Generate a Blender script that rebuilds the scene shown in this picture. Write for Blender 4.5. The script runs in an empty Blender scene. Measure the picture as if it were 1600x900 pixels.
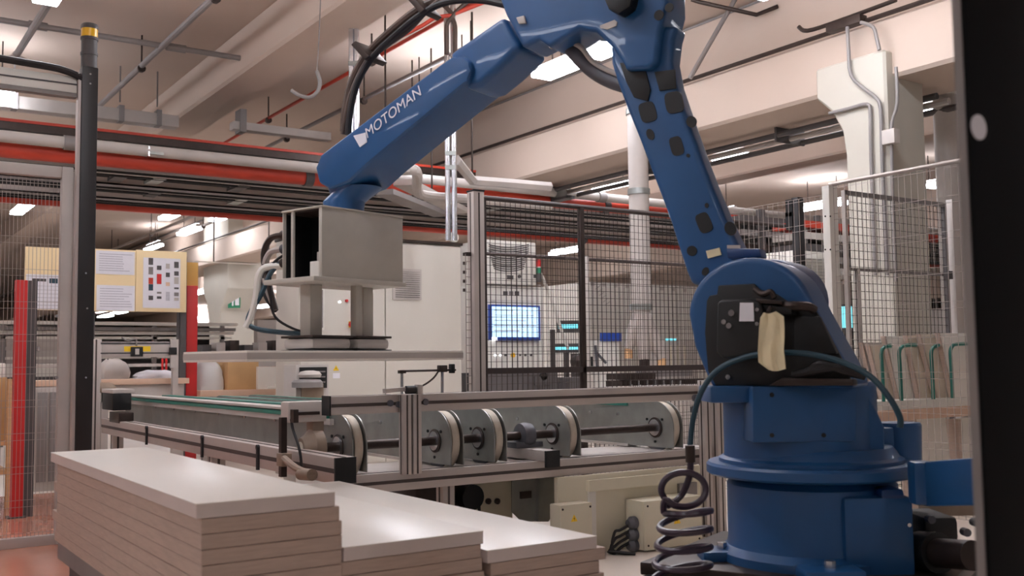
import bpy, bmesh, math, random
from mathutils import Vector as V, Matrix

random.seed(7)
C = bpy.context.scene.collection
SC = bpy.context.scene

# ------------------------------------------------------------------ camera
CAMZ = 1.05
YAW = math.radians(34.0)            # turned from +Y towards +X
PITCH = math.atan(116 / 1600)
ROLL = math.radians(0.7)
_f = V((math.sin(YAW) * math.cos(PITCH), math.cos(YAW) * math.cos(PITCH), math.sin(PITCH)))
_r = V((math.cos(YAW), -math.sin(YAW), 0))
_u = _r.cross(_f).normalized()
R_ = (_r * math.cos(ROLL) - _u * math.sin(ROLL)).normalized()
U_ = (_u * math.cos(ROLL) + _r * math.sin(ROLL)).normalized()
CP = V((0, 0, CAMZ))
FH = V((math.sin(YAW), math.cos(YAW), 0))      # horizontal forward
RH = _r.copy()                                  # horizontal right
cd = bpy.data.cameras.new('camera')
cam = bpy.data.objects.new('camera', cd)
C.objects.link(cam)
cam.matrix_world = Matrix(((R_.x, U_.x, -_f.x, CP.x), (R_.y, U_.y, -_f.y, CP.y), (R_.z, U_.z, -_f.z, CP.z), (0, 0, 0, 1)))
cd.sensor_width = 36
cd.lens = 36
cd.clip_start = 0.05
cd.clip_end = 300
cd.dof.use_dof = True
cd.dof.focus_distance = 6.0
cd.dof.aperture_fstop = 5.0
SC.camera = cam

# ------------------------------------------------------------------ world, exposure
w = bpy.data.worlds.new('world')
SC.world = w
w.use_nodes = True
w.node_tree.nodes['Background'].inputs[0].default_value = (1.0, 0.93, 0.86, 1)
w.node_tree.nodes['Background'].inputs[1].default_value = 0.16
SC.view_settings.view_transform = 'Standard'
SC.view_settings.look = 'None'
SC.view_settings.gamma = 1
SC.view_settings.use_curve_mapping = False
SC.view_settings.exposure = -0.08
LAMP_POWER = 36.0
UPLIGHT = 26.0
UPLIGHT2 = 130.0

# ------------------------------------------------------------------ pixel -> place
def ray(px, py):
    return (_f + R_ * ((px - 800) / 1600) + U_ * ((450 - py) / 1600))

def on(px, py, p0, n):
    d = ray(px, py)
    return CP + d * ((p0 - CP).dot(n) / d.dot(n))

def PZ(px, py, z): return on(px, py, V((0, 0, z)), V((0, 0, 1)))
def PY(px, py, y): return on(px, py, V((0, y, 0)), V((0, 1, 0)))
def PX(px, py, x): return on(px, py, V((x, 0, 0)), V((1, 0, 0)))
def PD(px, py, d): return on(px, py, CP + FH * d, FH)      # at a forward distance

# ------------------------------------------------------------------ materials
def lin(c):
    return tuple(((x / 255) / 12.92 if x / 255 <= 0.04045 else ((x / 255 + 0.055) / 1.055) ** 2.4) for x in c) + (1,)

def mat(name, rgb, rough=0.5, metal=0.0, var=0.08, scale=6.0, bump=0.0, bscale=60.0, spec=0.5, coat=0.0, stretch=None):
    m = bpy.data.materials.new(name)
    m.use_nodes = True
    nt = m.node_tree
    b = nt.nodes['Principled BSDF']
    b.inputs['Roughness'].default_value = rough
    b.inputs['Metallic'].default_value = metal
    b.inputs['Specular IOR Level'].default_value = spec
    b.inputs['Coat Weight'].default_value = coat
    c = lin(rgb)
    tc = nt.nodes.new('ShaderNodeTexCoord')
    src = tc.outputs['Object']
    if stretch:
        mp = nt.nodes.new('ShaderNodeMapping')
        mp.inputs['Scale'].default_value = stretch
        nt.links.new(src, mp.inputs['Vector'])
        src = mp.outputs['Vector']
    nz = nt.nodes.new('ShaderNodeTexNoise')
    nz.inputs['Scale'].default_value = scale
    nz.inputs['Detail'].default_value = 5
    nt.links.new(src, nz.inputs['Vector'])
    rp = nt.nodes.new('ShaderNodeValToRGB')
    rp.color_ramp.elements[0].position = 0.3
    rp.color_ramp.elements[1].position = 0.7
    rp.color_ramp.elements[0].color = tuple(x * (1 - var) for x in c[:3]) + (1,)
    rp.color_ramp.elements[1].color = tuple(min(1, x * (1 + var)) for x in c[:3]) + (1,)
    nt.links.new(nz.outputs['Fac'], rp.inputs['Fac'])
    nt.links.new(rp.outputs['Color'], b.inputs['Base Color'])
    if bump:
        n2 = nt.nodes.new('ShaderNodeTexNoise')
        n2.inputs['Scale'].default_value = bscale
        n2.inputs['Detail'].default_value = 3
        nt.links.new(src, n2.inputs['Vector'])
        bp = nt.nodes.new('ShaderNodeBump')
        bp.inputs['Strength'].default_value = bump
        bp.inputs['Distance'].default_value = 0.01
        nt.links.new(n2.outputs['Fac'], bp.inputs['Height'])
        nt.links.new(bp.outputs['Normal'], b.inputs['Normal'])
    return m

def emit(name, rgb, s):
    m = bpy.data.materials.new(name)
    m.use_nodes = True
    nt = m.node_tree
    b = nt.nodes['Principled BSDF']
    b.inputs['Base Color'].default_value = lin(rgb)
    b.inputs['Emission Color'].default_value = lin(rgb)
    b.inputs['Emission Strength'].default_value = s
    return m

M = {
    'concrete': mat('painted_concrete', (190, 172, 158), 0.85, var=0.05, scale=0.7, bump=0.1, bscale=18),
    'concrete2': mat('painted_column', (186, 180, 168), 0.8, var=0.05, scale=1.2, bump=0.08, bscale=20),
    'floor': mat('red_resin_floor', (172, 116, 96), 0.25, var=0.10, scale=1.5, coat=0.2),
    'floor2': mat('pale_resin_floor', (226, 214, 202), 0.35, var=0.06, scale=1.5),
    'wall': mat('pale_wall', (200, 192, 190), 0.85, var=0.1, scale=0.5),
    'blue': mat('robot_blue', (24, 76, 126), 0.42, var=0.10, scale=5, bump=0.02, bscale=140, coat=0.15),
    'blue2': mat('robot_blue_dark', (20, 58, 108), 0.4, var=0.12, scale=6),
    'black': mat('black_plastic', (10, 10, 12), 0.55, var=0.2, scale=9),
    'rubber': mat('black_rubber', (26, 23, 25), 0.6, var=0.2, scale=20),
    'post_black': mat('tower_black', (30, 27, 28), 0.45, var=0.15, scale=8),
    'near_black': mat('near_post_black', (4, 4, 6), 0.6, var=0.1, scale=8, spec=0.15),
    'alu': mat('aluminium_profile', (190, 180, 174), 0.42, 0.35, var=0.05, scale=5, stretch=(1, 1, 1)),
    'alu_groove': mat('profile_groove', (70, 60, 56), 0.7, var=0.1),
    'galv': mat('galvanised_plate', (150, 152, 148), 0.38, 0.6, var=0.14, scale=7),
    'steel': mat('bright_steel', (205, 205, 208), 0.22, 0.9, var=0.06),
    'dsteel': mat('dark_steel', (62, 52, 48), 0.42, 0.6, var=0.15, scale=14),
    'cast': mat('cast_grey', (92, 92, 98), 0.5, 0.3, var=0.12, scale=14, bump=0.1),
    'tan': mat('tan_casting', (140, 122, 106), 0.55, 0.2, var=0.12, scale=14),
    'green': mat('green_belt', (40, 112, 98), 0.45, var=0.1, scale=12),
    'tyre': mat('cream_belt_band', (206, 196, 180), 0.6, var=0.08, scale=30),
    'board': mat('white_melamine', (234, 227, 218), 0.28, var=0.02, scale=3),
    'beige': mat('beige_panel', (214, 200, 182), 0.6, var=0.05, scale=5),
    'edge_pink': mat('white_edge_band', (214, 200, 194), 0.5, var=0.03, scale=8),
    'board_core': mat('white_board_edge', (188, 166, 152), 0.7, var=0.08, scale=14, stretch=(1, 1, 10)),
    'wood': mat('pale_wood', (214, 170, 124), 0.6, var=0.12, scale=5, stretch=(1, 8, 8)),
    'pink_wood': mat('pinkish_bench_top', (214, 180, 156), 0.55, var=0.08, scale=5),
    'red': mat('red_paint', (196, 40, 40), 0.45, var=0.08, scale=5),
    'redpipe': mat('red_pipe_paint', (188, 62, 42), 0.5, var=0.12, scale=3),
    'grey': mat('grey_paint', (128, 122, 120), 0.55, var=0.1, scale=4),
    'lgrey': mat('light_grey_paint', (184, 176, 170), 0.55, var=0.07, scale=4),
    'dgrey': mat('dark_grey_paint', (78, 74, 74), 0.6, var=0.1, scale=6),
    'white': mat('white_cabinet_paint', (224, 220, 212), 0.5, var=0.03, scale=2),
    'cabinet': mat('cabinet_paint', (200, 194, 184), 0.5, var=0.03, scale=2),
    'cream': mat('cream_enclosure', (214, 206, 184), 0.5, var=0.04, scale=4),
    'beigepanel': mat('cream_notice_board', (238, 214, 168), 0.6, var=0.03, scale=4),
    'ochre': mat('ochre_board', (208, 160, 84), 0.6, var=0.06, scale=4),
    'paper': mat('white_paper', (226, 224, 230), 0.8, var=0.02, scale=10),
    'print': mat('grey_print', (188, 186, 194), 0.8, var=0.1, scale=40),
    'yellow': mat('yellow_lens', (236, 182, 38), 0.3, var=0.06),
    'signgreen': mat('sign_green', (24, 120, 84), 0.5, var=0.03),
    'signyellow': mat('sign_yellow', (240, 200, 40), 0.5, var=0.03),
    'wire': mat('wire_dark', (66, 56, 54), 0.5, 0.3, var=0.05),
    'wire_l': mat('wire_galvanised', (172, 162, 156), 0.45, 0.4, var=0.05),
    'cloth': mat('cream_cloth', (222, 208, 172), 0.9, var=0.08, scale=16, bump=0.3, bscale=30),
    'teal': mat('teal_hose', (30, 62, 76), 0.4, var=0.1),
    'purple': mat('dark_purple_hose', (54, 42, 56), 0.3, var=0.1),
    'brownhose': mat('brown_cable', (74, 58, 50), 0.5, var=0.15, scale=12),
    'card': mat('cardboard', (204, 164, 116), 0.8, var=0.06, scale=6),
    'bluebox': mat('blue_plastic', (40, 76, 168), 0.45, var=0.08),
    'tealtube': mat('green_tube', (36, 106, 94), 0.35, var=0.08),
    'screen': emit('lit_screen', (190, 222, 250), 1.1),
    'screen2': emit('cyan_lit_screen', (120, 225, 240), 1.3),
    'lamp': emit('fluorescent_diffuser', (240, 244, 255), LAMP_POWER),
    'lamp_up2': emit('added_uplight_strong', (240, 244, 255), UPLIGHT2),  # stronger upward glow, added on unseen lamps for the ceiling
    'lamp_up': emit('added_uplight_glow', (240, 244, 255), UPLIGHT),
    'ledw': emit('indicator_light', (250, 250, 255), 3),
}

def film_mat():
    m = bpy.data.materials.new('clear_film')
    m.use_nodes = True
    b = m.node_tree.nodes['Principled BSDF']
    b.inputs['Base Color'].default_value = (0.85, 0.84, 0.82, 1)
    b.inputs['Roughness'].default_value = 0.25
    b.inputs['Alpha'].default_value = 0.75
    return m
M['film'] = film_mat()

# ------------------------------------------------------------------ mesh builder
LOC = {}

class MB:
    def __init__(s):
        s.v, s.f = [], []

    def add(s, vs, fs):
        o = len(s.v)
        s.v += [V(p) for p in vs]
        s.f += [tuple(i + o for i in f) for f in fs]
        return s

    def box(s, x0, x1, y0, y1, z0, z1):
        return s.add([(x0, y0, z0), (x1, y0, z0), (x1, y1, z0), (x0, y1, z0), (x0, y0, z1), (x1, y0, z1), (x1, y1, z1), (x0, y1, z1)],
                     [(3, 2, 1, 0), (4, 5, 6, 7), (0, 1, 5, 4), (1, 2, 6, 5), (2, 3, 7, 6), (3, 0, 4, 7)])

    def ob(s, c, a, b, h):                     # oriented box: centre and three half vectors
        c, a, b, h = V(c), V(a), V(b), V(h)
        P = [c + a * i + b * j + h * k for k in (-1, 1) for i, j in ((-1, -1), (1, -1), (1, 1), (-1, 1))]
        return s.add(P, [(3, 2, 1, 0), (4, 5, 6, 7), (0, 1, 5, 4), (1, 2, 6, 5), (2, 3, 7, 6), (3, 0, 4, 7)])

    def bar(s, p, q, w_, h_, up=(0, 0, 1)):
        p, q = V(p), V(q)
        d = (q - p)
        x = d.cross(V(up))
        if x.length < 1e-6: x = d.cross(V((0, 1, 0)))
        x.normalize()
        z = x.cross(d).normalized()
        return s.ob((p + q) / 2, x * w_ / 2, d / 2, z * h_ / 2)

    def prism(s, poly, vec):
        poly = [V(p) for p in poly]
        n = len(poly)
        vec = V(vec)
        return s.add(poly + [p + vec for p in poly], [tuple(range(n)), tuple(range(2 * n - 1, n - 1, -1))] + [(i, (i + 1) % n, n + (i + 1) % n, n + i) for i in range(n)])

    def cyl(s, p, q, r, n=16, r2=None):
        return s.loft([s.ring(p, V(q) - V(p), r, n), s.ring(q, V(q) - V(p), r if r2 is None else r2, n)])

    @staticmethod
    def ring(c, d, r, n=16, rx=None):
        c, d = V(c), V(d).normalized()
        x = d.cross(V((0, 0, 1)))
        if x.length < 1e-4: x = V((1, 0, 0))
        x.normalize()
        y = d.cross(x)
        return [c + x * math.cos(2 * math.pi * i / n) * r + y * math.sin(2 * math.pi * i / n) * (rx or r) for i in range(n)]

    def loft(s, rings, cap=True):
        n = len(rings[0])
        vs = [p for rg in rings for p in rg]
        fs = []
        for k in range(len(rings) - 1):
            for i in range(n):
                fs.append((k * n + i, k * n + (i + 1) % n, (k + 1) * n + (i + 1) % n, (k + 1) * n + i))
        if cap:
            fs.append(tuple(range(n - 1, -1, -1)))
            fs.append(tuple((len(rings) - 1) * n + i for i in range(n)))
        return s.add(vs, fs)

    def tube(s, pts, r, n=8, smooth=0):
        pts = [V(p) for p in pts]
        if smooth:
            pts = spline(pts, smooth)
        rings = []
        x = None
        for i, p in enumerate(pts):
            d = (pts[min(i + 1, len(pts) - 1)] - pts[max(i - 1, 0)]).normalized()
            if x is None:
                x = d.cross(V((0, 0, 1)))
                if x.length < 1e-3: x = d.cross(V((1, 0, 0)))
            x = (x - d * x.dot(d)).normalized()
            y = d.cross(x)
            rings.append([p + (x * math.cos(2 * math.pi * k / n) + y * math.sin(2 * math.pi * k / n)) * r for k in range(n)])
        return s.loft(rings)

    def lathe(s, prof, o, axis=(0, 0, 1), n=32):   # prof: (radius, height)
        o, a = V(o), V(axis).normalized()
        return s.loft([s.ring(o + a * h, a, r, n) for r, h in prof])

    def build(s, name, m, parent=None, bevel=0.0, seg=2, ang=35):
        me = bpy.data.meshes.new(name)
        if not s.v: raise ValueError(name)
        lo = V([min(p[i] for p in s.v) for i in range(3)])
        hi = V([max(p[i] for p in s.v) for i in range(3)])
        c = (lo + hi) / 2
        me.from_pydata([tuple(p - c) for p in s.v], [], s.f)
        bm = bmesh.new()
        bm.from_mesh(me)
        bmesh.ops.recalc_face_normals(bm, faces=bm.faces)
        if bevel:
            ed = [e for e in bm.edges if len(e.link_faces) == 2 and e.calc_face_angle(0) > math.radians(ang)]
            bmesh.ops.bevel(bm, geom=ed, offset=bevel, segments=seg, affect='EDGES', profile=0.6, clamp_overlap=True)
        bm.to_mesh(me)
        bm.free()
        for p in me.polygons: p.use_smooth = True
        me.set_sharp_from_angle(angle=math.radians(ang))
        me.materials.append(M[m] if isinstance(m, str) else m)
        o = bpy.data.objects.new(name, me)
        C.objects.link(o)
        o.location = c
        LOC[o.name] = c
        if parent is not None:
            o.parent = parent
            o.matrix_parent_inverse = Matrix.Translation(-LOC[parent.name])
        return o

def spline(pts, k):
    out = []
    for i in range(len(pts) - 1):
        a, b, c, d = pts[max(i - 1, 0)], pts[i], pts[i + 1], pts[min(i + 2, len(pts) - 1)]
        for j in range(k):
            t = j / k
            out.append(0.5 * ((2 * b) + (c - a) * t + (2 * a - 5 * b + 4 * c - d) * t * t + (3 * b - a - 3 * c + d) * t ** 3))
    out.append(pts[-1])
    return out

def tag(o, label, cat, group=None):
    o['label'] = label
    o['category'] = cat
    if group: o['group'] = group
    return o

def thing(name, label, cat, loc, group=None):
    o = bpy.data.objects.new(name, None)
    o.empty_display_size = 0.1
    C.objects.link(o)
    o.location = V(loc)
    LOC[o.name] = V(loc)
    return tag(o, label, cat, group)

def struct(o):
    o['kind'] = 'structure'
    return o

def stuff(o):
    o['kind'] = 'stuff'
    return o

def B(*a): return MB().box(*a)
X, Y, Z = V((1, 0, 0)), V((0, 1, 0)), V((0, 0, 1))

def text(name, s, p, xdir, ydir, size, m, parent, ext=0.0005):
    cu = bpy.data.curves.new(name, 'FONT')
    cu.body = s
    cu.size = size
    cu.extrude = ext
    cu.align_x = 'LEFT'
    o = bpy.data.objects.new(name, cu)
    C.objects.link(o)
    x = V(xdir).normalized()
    z = x.cross(V(ydir)).normalized()
    y = z.cross(x)
    mw = Matrix(((x.x, y.x, z.x, p[0]), (x.y, y.y, z.y, p[1]), (x.z, y.z, z.z, p[2]), (0, 0, 0, 1)))
    cu.materials.append(M[m])
    o.parent = parent
    o.matrix_parent_inverse = Matrix.Translation(-LOC[parent.name])
    o.matrix_basis = mw
    LOC[o.name] = V(p)
    return o

def profile(mb, p, q, w_, h_, groove=None, up=(0, 0, 1), gw=0.18):
    """extruded aluminium bar; the dark T slots go into the second builder"""
    mb.bar(p, q, w_, h_, up)
    if groove is not None:
        p, q = V(p), V(q)
        d = (q - p)
        x = d.cross(V(up)).normalized()
        z = x.cross(d).normalized()
        e = d.normalized() * 0.002
        for sgn in (-1, 1):
            groove.ob((p + q) / 2 + x * sgn * (w_ / 2), x * 0.0015, d / 2 - e, z * h_ * gw / 2)
            groove.ob((p + q) / 2 + z * sgn * (h_ / 2), z * 0.0015, d / 2 - e, x * w_ * gw / 2)

# ================================================================== SETTING
struct(B(-25, 75, -14, 95, -0.1, 0).build('floor', 'floor2'))
struct(B(-8, 1.75, 3.2, 9.4, 0.0, 0.002).build('floor', 'floor'))
struct(B(-25, 75, -14, 95, 4.75, 4.95).build('ceiling', 'concrete'))
struct(B(-25, 75, 94.6, 95, 0, 4.75).build('wall_back', 'wall'))
struct(B(74.6, 75, -14, 95, 0, 4.75).build('wall_right', 'wall'))
struct(B(-25, -24.6, -14, 95, 0, 4.75).build('wall_left', 'wall'))

def beam(name, *bx):
    return struct(B(*bx).build(name, 'concrete', bevel=0.03, seg=1))
beam('ceiling_beam', 3.72, 4.24, -12, 60, 4.25, 4.76)
# deep girder on the columns: lower box with a ledge, upper web set back
g = beam('ceiling_beam', 7.4, 8.3, -12, 70, 3.40, 3.93)
beam('ceiling_beam', 7.9, 8.25, -12, 70, 3.9, 4.76)
beam('ceiling_beam', 13.0, 13.5, -12, 70, 4.22, 4.76)
beam('ceiling_beam', 19.5, 20.4, -12, 80, 3.6, 4.76)
beam('ceiling_beam', 27.5, 28.4, -12, 80, 4.1, 4.76)
beam('ceiling_beam', 40, 41, -12, 80, 3.6, 4.76)

struct(MB().cyl((7.375, -12, 3.945), (7.375, 70, 3.945), 0.022, 8).build('trim_1', 'dsteel'))
struct(MB().cyl((7.885, -12, 4.72), (7.885, 70, 4.72), 0.014, 8).build('trim_2', 'grey'))

def column(x0, x1, y0, y1, zt, cap, cz, name='column', near=True):
    """square column with a corbel spreading along the girder"""
    n_ = cap if near else 0.0
    poly = [(x0, y0, 0), (x0, y0, cz - cap)] + ([(x0, y0 - n_, cz), (x0, y0 - n_, zt)] if near else [(x0, y0, zt)])
    poly += [(x0, y1 + cap, zt), (x0, y1 + cap, cz), (x0, y1 + cap * .45, cz - cap * .5), (x0, y1 + cap * 0.1, cz - cap * 1.15), (x0, y1, cz - cap * 1.9), (x0, y1, 0)]
    return struct(MB().prism(poly, (x1 - x0, 0, 0)).build(name, 'concrete2', bevel=0.02, seg=1))

# column carrying the girder (photo x 1320..1450)
a_ = PX(1322, 300, 7.4); b_ = PX(1402, 300, 7.4); c_ = PY(1450, 300, b_.y)
CB = b_.y
q1, q2, q3 = PX(1272, 109, 7.3), PX(1275, 155, 7.3), PX(1320, 215, 7.3)
column(7.3, c_.x, b_.y, q3.y, q1.z, q2.y - q3.y, q2.z, near=False)
# second column further right, mostly behind the duct
q1, q2, q3 = PX(1435, 57, 9.6), PX(1436, 115, 9.6), PX(1462, 136, 9.6)
column(9.6, 10.3, q3.y - 0.5, q3.y, q1.z, q2.y - q3.y, q2.z, near=False)
struct(B(8.3, 12, q3.y - 0.4, q3.y + 0.1, 3.9, 4.75).build('ceiling_beam', 'concrete'))
# far columns
for (px, d, wd) in ((362, 24, 0.8),):
    p = PD(px, 500, d)
    column(p.x - wd / 2, p.x + wd / 2, p.y - wd / 2, p.y + wd / 2, 4.75, 0.5, 2.8)

# exit sign on the far column
p = PD(366, 471, 23.4)
t = thing('exit_sign', 'green emergency exit sign on the far white column', 'sign', p)
ex, ey = RH, Z
MB().ob(p, RH * 0.14, FH * 0.012, Z * 0.15).build('panel', 'signgreen', t)
q = p - FH * 0.016
MB().ob(q + RH * 0.07, RH * 0.045, FH * 0.004, Z * 0.09).ob(q - RH * 0.05 + Z * 0.01, RH * 0.05, FH * 0.004, Z * 0.018).ob(q - RH * 0.03 - Z * 0.05, RH * 0.018, FH * 0.004, Z * 0.05).ob(q - RH * 0.04 + Z * 0.07, RH * 0.018, FH * 0.004, Z * 0.02).build('running_figure', 'paper', t)

# ------------------------------------------------------------------ fluorescent lamps
ZL = 4.18
def lamp(x, y0, y1, label, zl=ZL, wd=0.2, group='ceiling lamps', up='lamp_up'):
    t = thing('ceiling_lamp', label, 'lamp', (x, (y0 + y1) / 2, zl + 0.1), group)
    MB().prism([(x - wd * .16, y0, zl + 0.1), (x + wd * .16, y0, zl + 0.1), (x + wd * .24, y0, zl + 0.028), (x - wd * .24, y0, zl + 0.028)], (0, y1 - y0, 0)).build('housing', 'lgrey', t)
    B(x - wd / 2, x + wd / 2, y0 + 0.03, y1 - 0.03, zl - 0.035, zl + 0.028).build('diffuser', 'lamp', t, bevel=0.012)
    B(x - wd * .14, x + wd * .14, y0 + 0.03, y1 - 0.03, zl + 0.1, zl + 0.106).build('added_uplight', up, t)  # glowing strip added on top to brighten the ceiling
    for yy in (y0 + 0.25, y1 - 0.25):
        B(x - 0.006, x + 0.006, yy - 0.006, yy + 0.006, zl + 0.1, 4.75).build('hanger_rod', 'dsteel', t)

def lamp_px(px0, py0, px1, py1, label, zl=ZL, wd=0.2):
    a, b = PZ(px0, py0, zl), PZ(px1, py1, zl)
    x = (a.x + b.x) / 2
    y0, y1 = sorted((a.y, b.y))
    lamp(x, y0, y1, label, zl, wd)

lamp_px(836, 119, 906, 98, 'long lit fluorescent lamp just under the blue robot elbow', wd=0.26)
lamp_px(920, 88, 968, 70, 'lit lamp cut by the robot hose, next to the elbow', wd=0.26)
lamp_px(328, 344, 366, 334, 'lit ceiling lamp nearest of the row of three above the notice boards', wd=0.22)
lamp_px(279, 366, 313, 356, 'middle lamp of the lit row of three above the notice boards', wd=0.22)
lamp_px(228, 389, 252, 382, 'last lamp of the lit row of three, touching the notice board top', wd=0.22)
lamp_px(1116, 250, 1166, 239, 'lit lamp just right of the blue lower arm', wd=0.22)
lamp_px(932, 297, 986, 283, 'lit lamp crossing the round white duct', wd=0.22)
lamp_px(860, 397, 907, 390, 'lit lamp above the mesh fence beside the screen machine', wd=0.25)
lamp_px(968, 429, 990, 424, 'small lit lamp low behind the duct', wd=0.3)
lamp_px(1250, 328, 1322, 315, 'lit lamp behind the white corner fence post', wd=0.25)
lamp_px(60, 2, 95, -22, 'lit lamp at the upper edge beside the tower beacon', wd=0.2)
lamp_px(-14, 148, 20, 136, 'lit lamp left of the black tower', wd=0.24)
lamp_px(1443, 174, 1464, 166, 'lit lamp between the column and the round grey duct', wd=0.28)
lamp_px(1449, 292, 1470, 288, 'low lit lamp right of the concrete column', wd=0.3)
lamp_px(695, 360, 718, 353, 'lit lamp behind the twin conduits above the control cabinet', wd=0.25)
for i, (px, py) in enumerate(((165, 494), (186, 488), (310, 457), (311, 497), (412, 479), (392, 434), (458, 470), (1370, 437), (885, 468))):
    a = PZ(px, py, 4.0)
    lamp(a.x, a.y - 1.0, a.y + 1.0, 'tiny far lit lamp near %s' % ('the exit sign', 'the notice board bottom', 'the red post top', 'the red post middle', 'the gripper hoses', 'the far column head', 'the control cabinet edge', 'the column foot behind the mesh', 'the fence post beside the screen machine')[i], 4.0, 0.5)
# unseen lamps: rows carried on outside, plus hidden ones added to brighten the hall
WORD = ('first', 'second', 'third', 'fourth', 'fifth', 'sixth', 'seventh', 'eighth', 'ninth', 'tenth', 'eleventh', 'twelfth')
OUT = [((9.5, -5.0), 'lit lamp outside the picture, behind the camera to the right'), ((1.6, -5.0), 'lit lamp outside the picture, behind the camera'),
       ((-3.4, -1.5), 'lit lamp outside the picture, nearest of the left row'), ((-3.4, 4.0), 'lit lamp outside the picture, second of the left row'), ((-3.4, 9.5), 'lit lamp outside the picture, third of the left row'),
       ((-3.4, 15.0), 'lit lamp outside the picture, fourth of the left row'), ((-3.4, 21.0), 'lit lamp outside the picture, last of the left row'), ((-8.4, 6.0), 'lit lamp outside the picture, far left'), ((-8.4, 16.0), 'lit lamp outside the picture, far left and back'),
       ((1.0, 3.6), 'added lamp above the white board piles, over the frame edge'), ((1.3, 7.5), 'added lamp above the gate and tower, over the frame edge'), ((3.9, 6.3), 'added lamp above the conveyor, over the frame edge'), ((6.2, 4.9), 'added lamp above the mesh fence, over the frame edge'),
       ((5.9, 10.2), 'added lamp hidden behind the blue robot forearm'), ((9.2, 7.0), 'added lamp hidden behind the girder, first of its row'), ((9.2, 10.5), 'added lamp hidden behind the girder, second of its row'), ((9.2, 14.0), 'added lamp hidden behind the girder, third of its row'), ((9.2, 20.5), 'added lamp hidden behind the girder, fourth of its row'),
       ((5.0, 5.7), 'added lamp over the frame edge, above the belts by the duct'), ((-1.2, 10.5), 'added lamp beyond the left frame edge, level with the gate'), ((-0.8, 13.5), 'added lamp beyond the left frame edge, level with the near red pipe'), ((-0.4, 17.0), 'added lamp beyond the left frame edge, level with the far red pipe'), ((14.5, 1.5), 'lit lamp outside the picture, right of the near black post'), ((20.5, 5.0), 'lit lamp outside the picture, far right'),
       ((0.5, 21.5), 'added lamp hidden above the tray band, by the tower'), ((3.0, 20.6), 'added lamp hidden above the tray band, by the large beam'), ((5.6, 20.0), 'added lamp hidden above the tray band, by the robot wrist'), ((9.3, 17.6), 'added lamp hidden above the tray band, by the fence post'),
       ((12.2, 17.2), 'added lamp hidden above the tray band, by the duct'), ((15.0, 15.0), 'added lamp hidden above the tray band, by the lower arm')]
for (x, y), lab in OUT:
    lamp(x, y - 0.75, y + 0.75, lab, 3.7 if 0 < x * .559 + y * .829 < 6.6 or -2 < x < 0 else 4.0, 0.22, 'lamps out of sight', 'lamp_up' if (y > 14 and x > 0) or (x, y) == (5.9, 10.2) else 'lamp_up2')

# ------------------------------------------------------------------ pipes under the ceiling
def hangers(x, y0, y1, zt, step, par, m='dsteel'):
    y = y0
    while y < y1:
        B(x - 0.008, x + 0.008, y - 0.008, y + 0.008, zt, 4.75).build('hanger_rod', m, par)
        MB().cyl((x, y - 0.02, zt - 0.03), (x, y + 0.02, zt - 0.03), 0.045, 10).build('clamp', m, par)
        y += step

def pipe_a(name, px, py, z, r, m, label, y0, y1, step=2.6, cat='pipe', n=10):
    p = PZ(px, py, z)
    t = thing(name, label, cat, (p.x, (y0 + y1) / 2, z))
    MB().cyl((p.x, y0, z), (p.x, y1, z), r, n).build('tube', m, t)
    if step: hangers(p.x, y0 + 0.8, y1, z, step, t)
    return p
pipe_a('conduit_pipe', 237, 88, 4.4, 0.032, 'grey', 'straight grey ceiling pipe slanting down to the black tower', 3, 17)
pipe_a('conduit_pipe', 545, 166, 4.4, 0.028, 'grey', 'thin grey ceiling pipe passing behind the robot forearm', 3, 22)
pipe_a('sprinkler_pipe', 470, 156, 4.45, 0.022, 'redpipe', 'thin red sprinkler pipe beside the large ceiling beam', 3, 22, 3.2)
pipe_a('conduit_pipe', 45, 55, 4.35, 0.035, 'grey', 'short grey ceiling pipe left of the tower beacon', 2, PZ(25, 90, 4.35).y, 0)
p = PZ(25, 96, 4.3)
MBs = MB().lathe([(0.03, 0.1), (0.05, 0.06), (0.12, 0.03), (0.13, 0.0), (0.05, -0.02)], p, (0, 0, 1), 20)
tag(MBs.build('ceiling_junction', 'lgrey'), 'round pale ceiling fitting at the end of the short grey pipe', 'fitting')
pipe_a('conduit_pipe', 1190, 165, 4.0, 0.03, 'grey', 'grey pipe along the girder right of the robot lower arm', 4, 20, 0)
pipe_a('conduit_pipe', 60, 450, 4.2, 0.03, 'wire_l', 'far pale pipe left of the gate frame', 14, 50, 4)
pipe_a('conduit_pipe', 205, 378, 4.2, 0.035, 'wire_l', 'far pale pipe rising behind the notice board', 20, 60, 4)
pipe_a('conduit_pipe', 330, 400, 4.2, 0.035, 'wire_l', 'far pale pipe running right of the lamp row', 20, 60, 4)
# pipe across the bay
p = PZ(200, 63, 4.42)
t = thing('conduit_pipe', 'grey pipe crossing the ceiling bay behind the tower beacon', 'pipe', (p.x, p.y, p.z))
MB().cyl((-3, p.y, 4.42), (3.75, p.y, 4.42), 0.03, 10).build('tube', 'grey', t)
MB().cyl((PZ(63, 45, 4.42).x - 0.12, p.y, 4.42), (PZ(63, 45, 4.42).x + 0.05, p.y, 4.42), 0.042, 10).build('coupling', 'grey', t)
MB().cyl((PZ(275, 75, 4.42).x - 0.1, p.y, 4.42), (PZ(275, 75, 4.42).x + 0.1, p.y, 4.42), 0.042, 10).build('coupling', 'grey', t)
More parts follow.
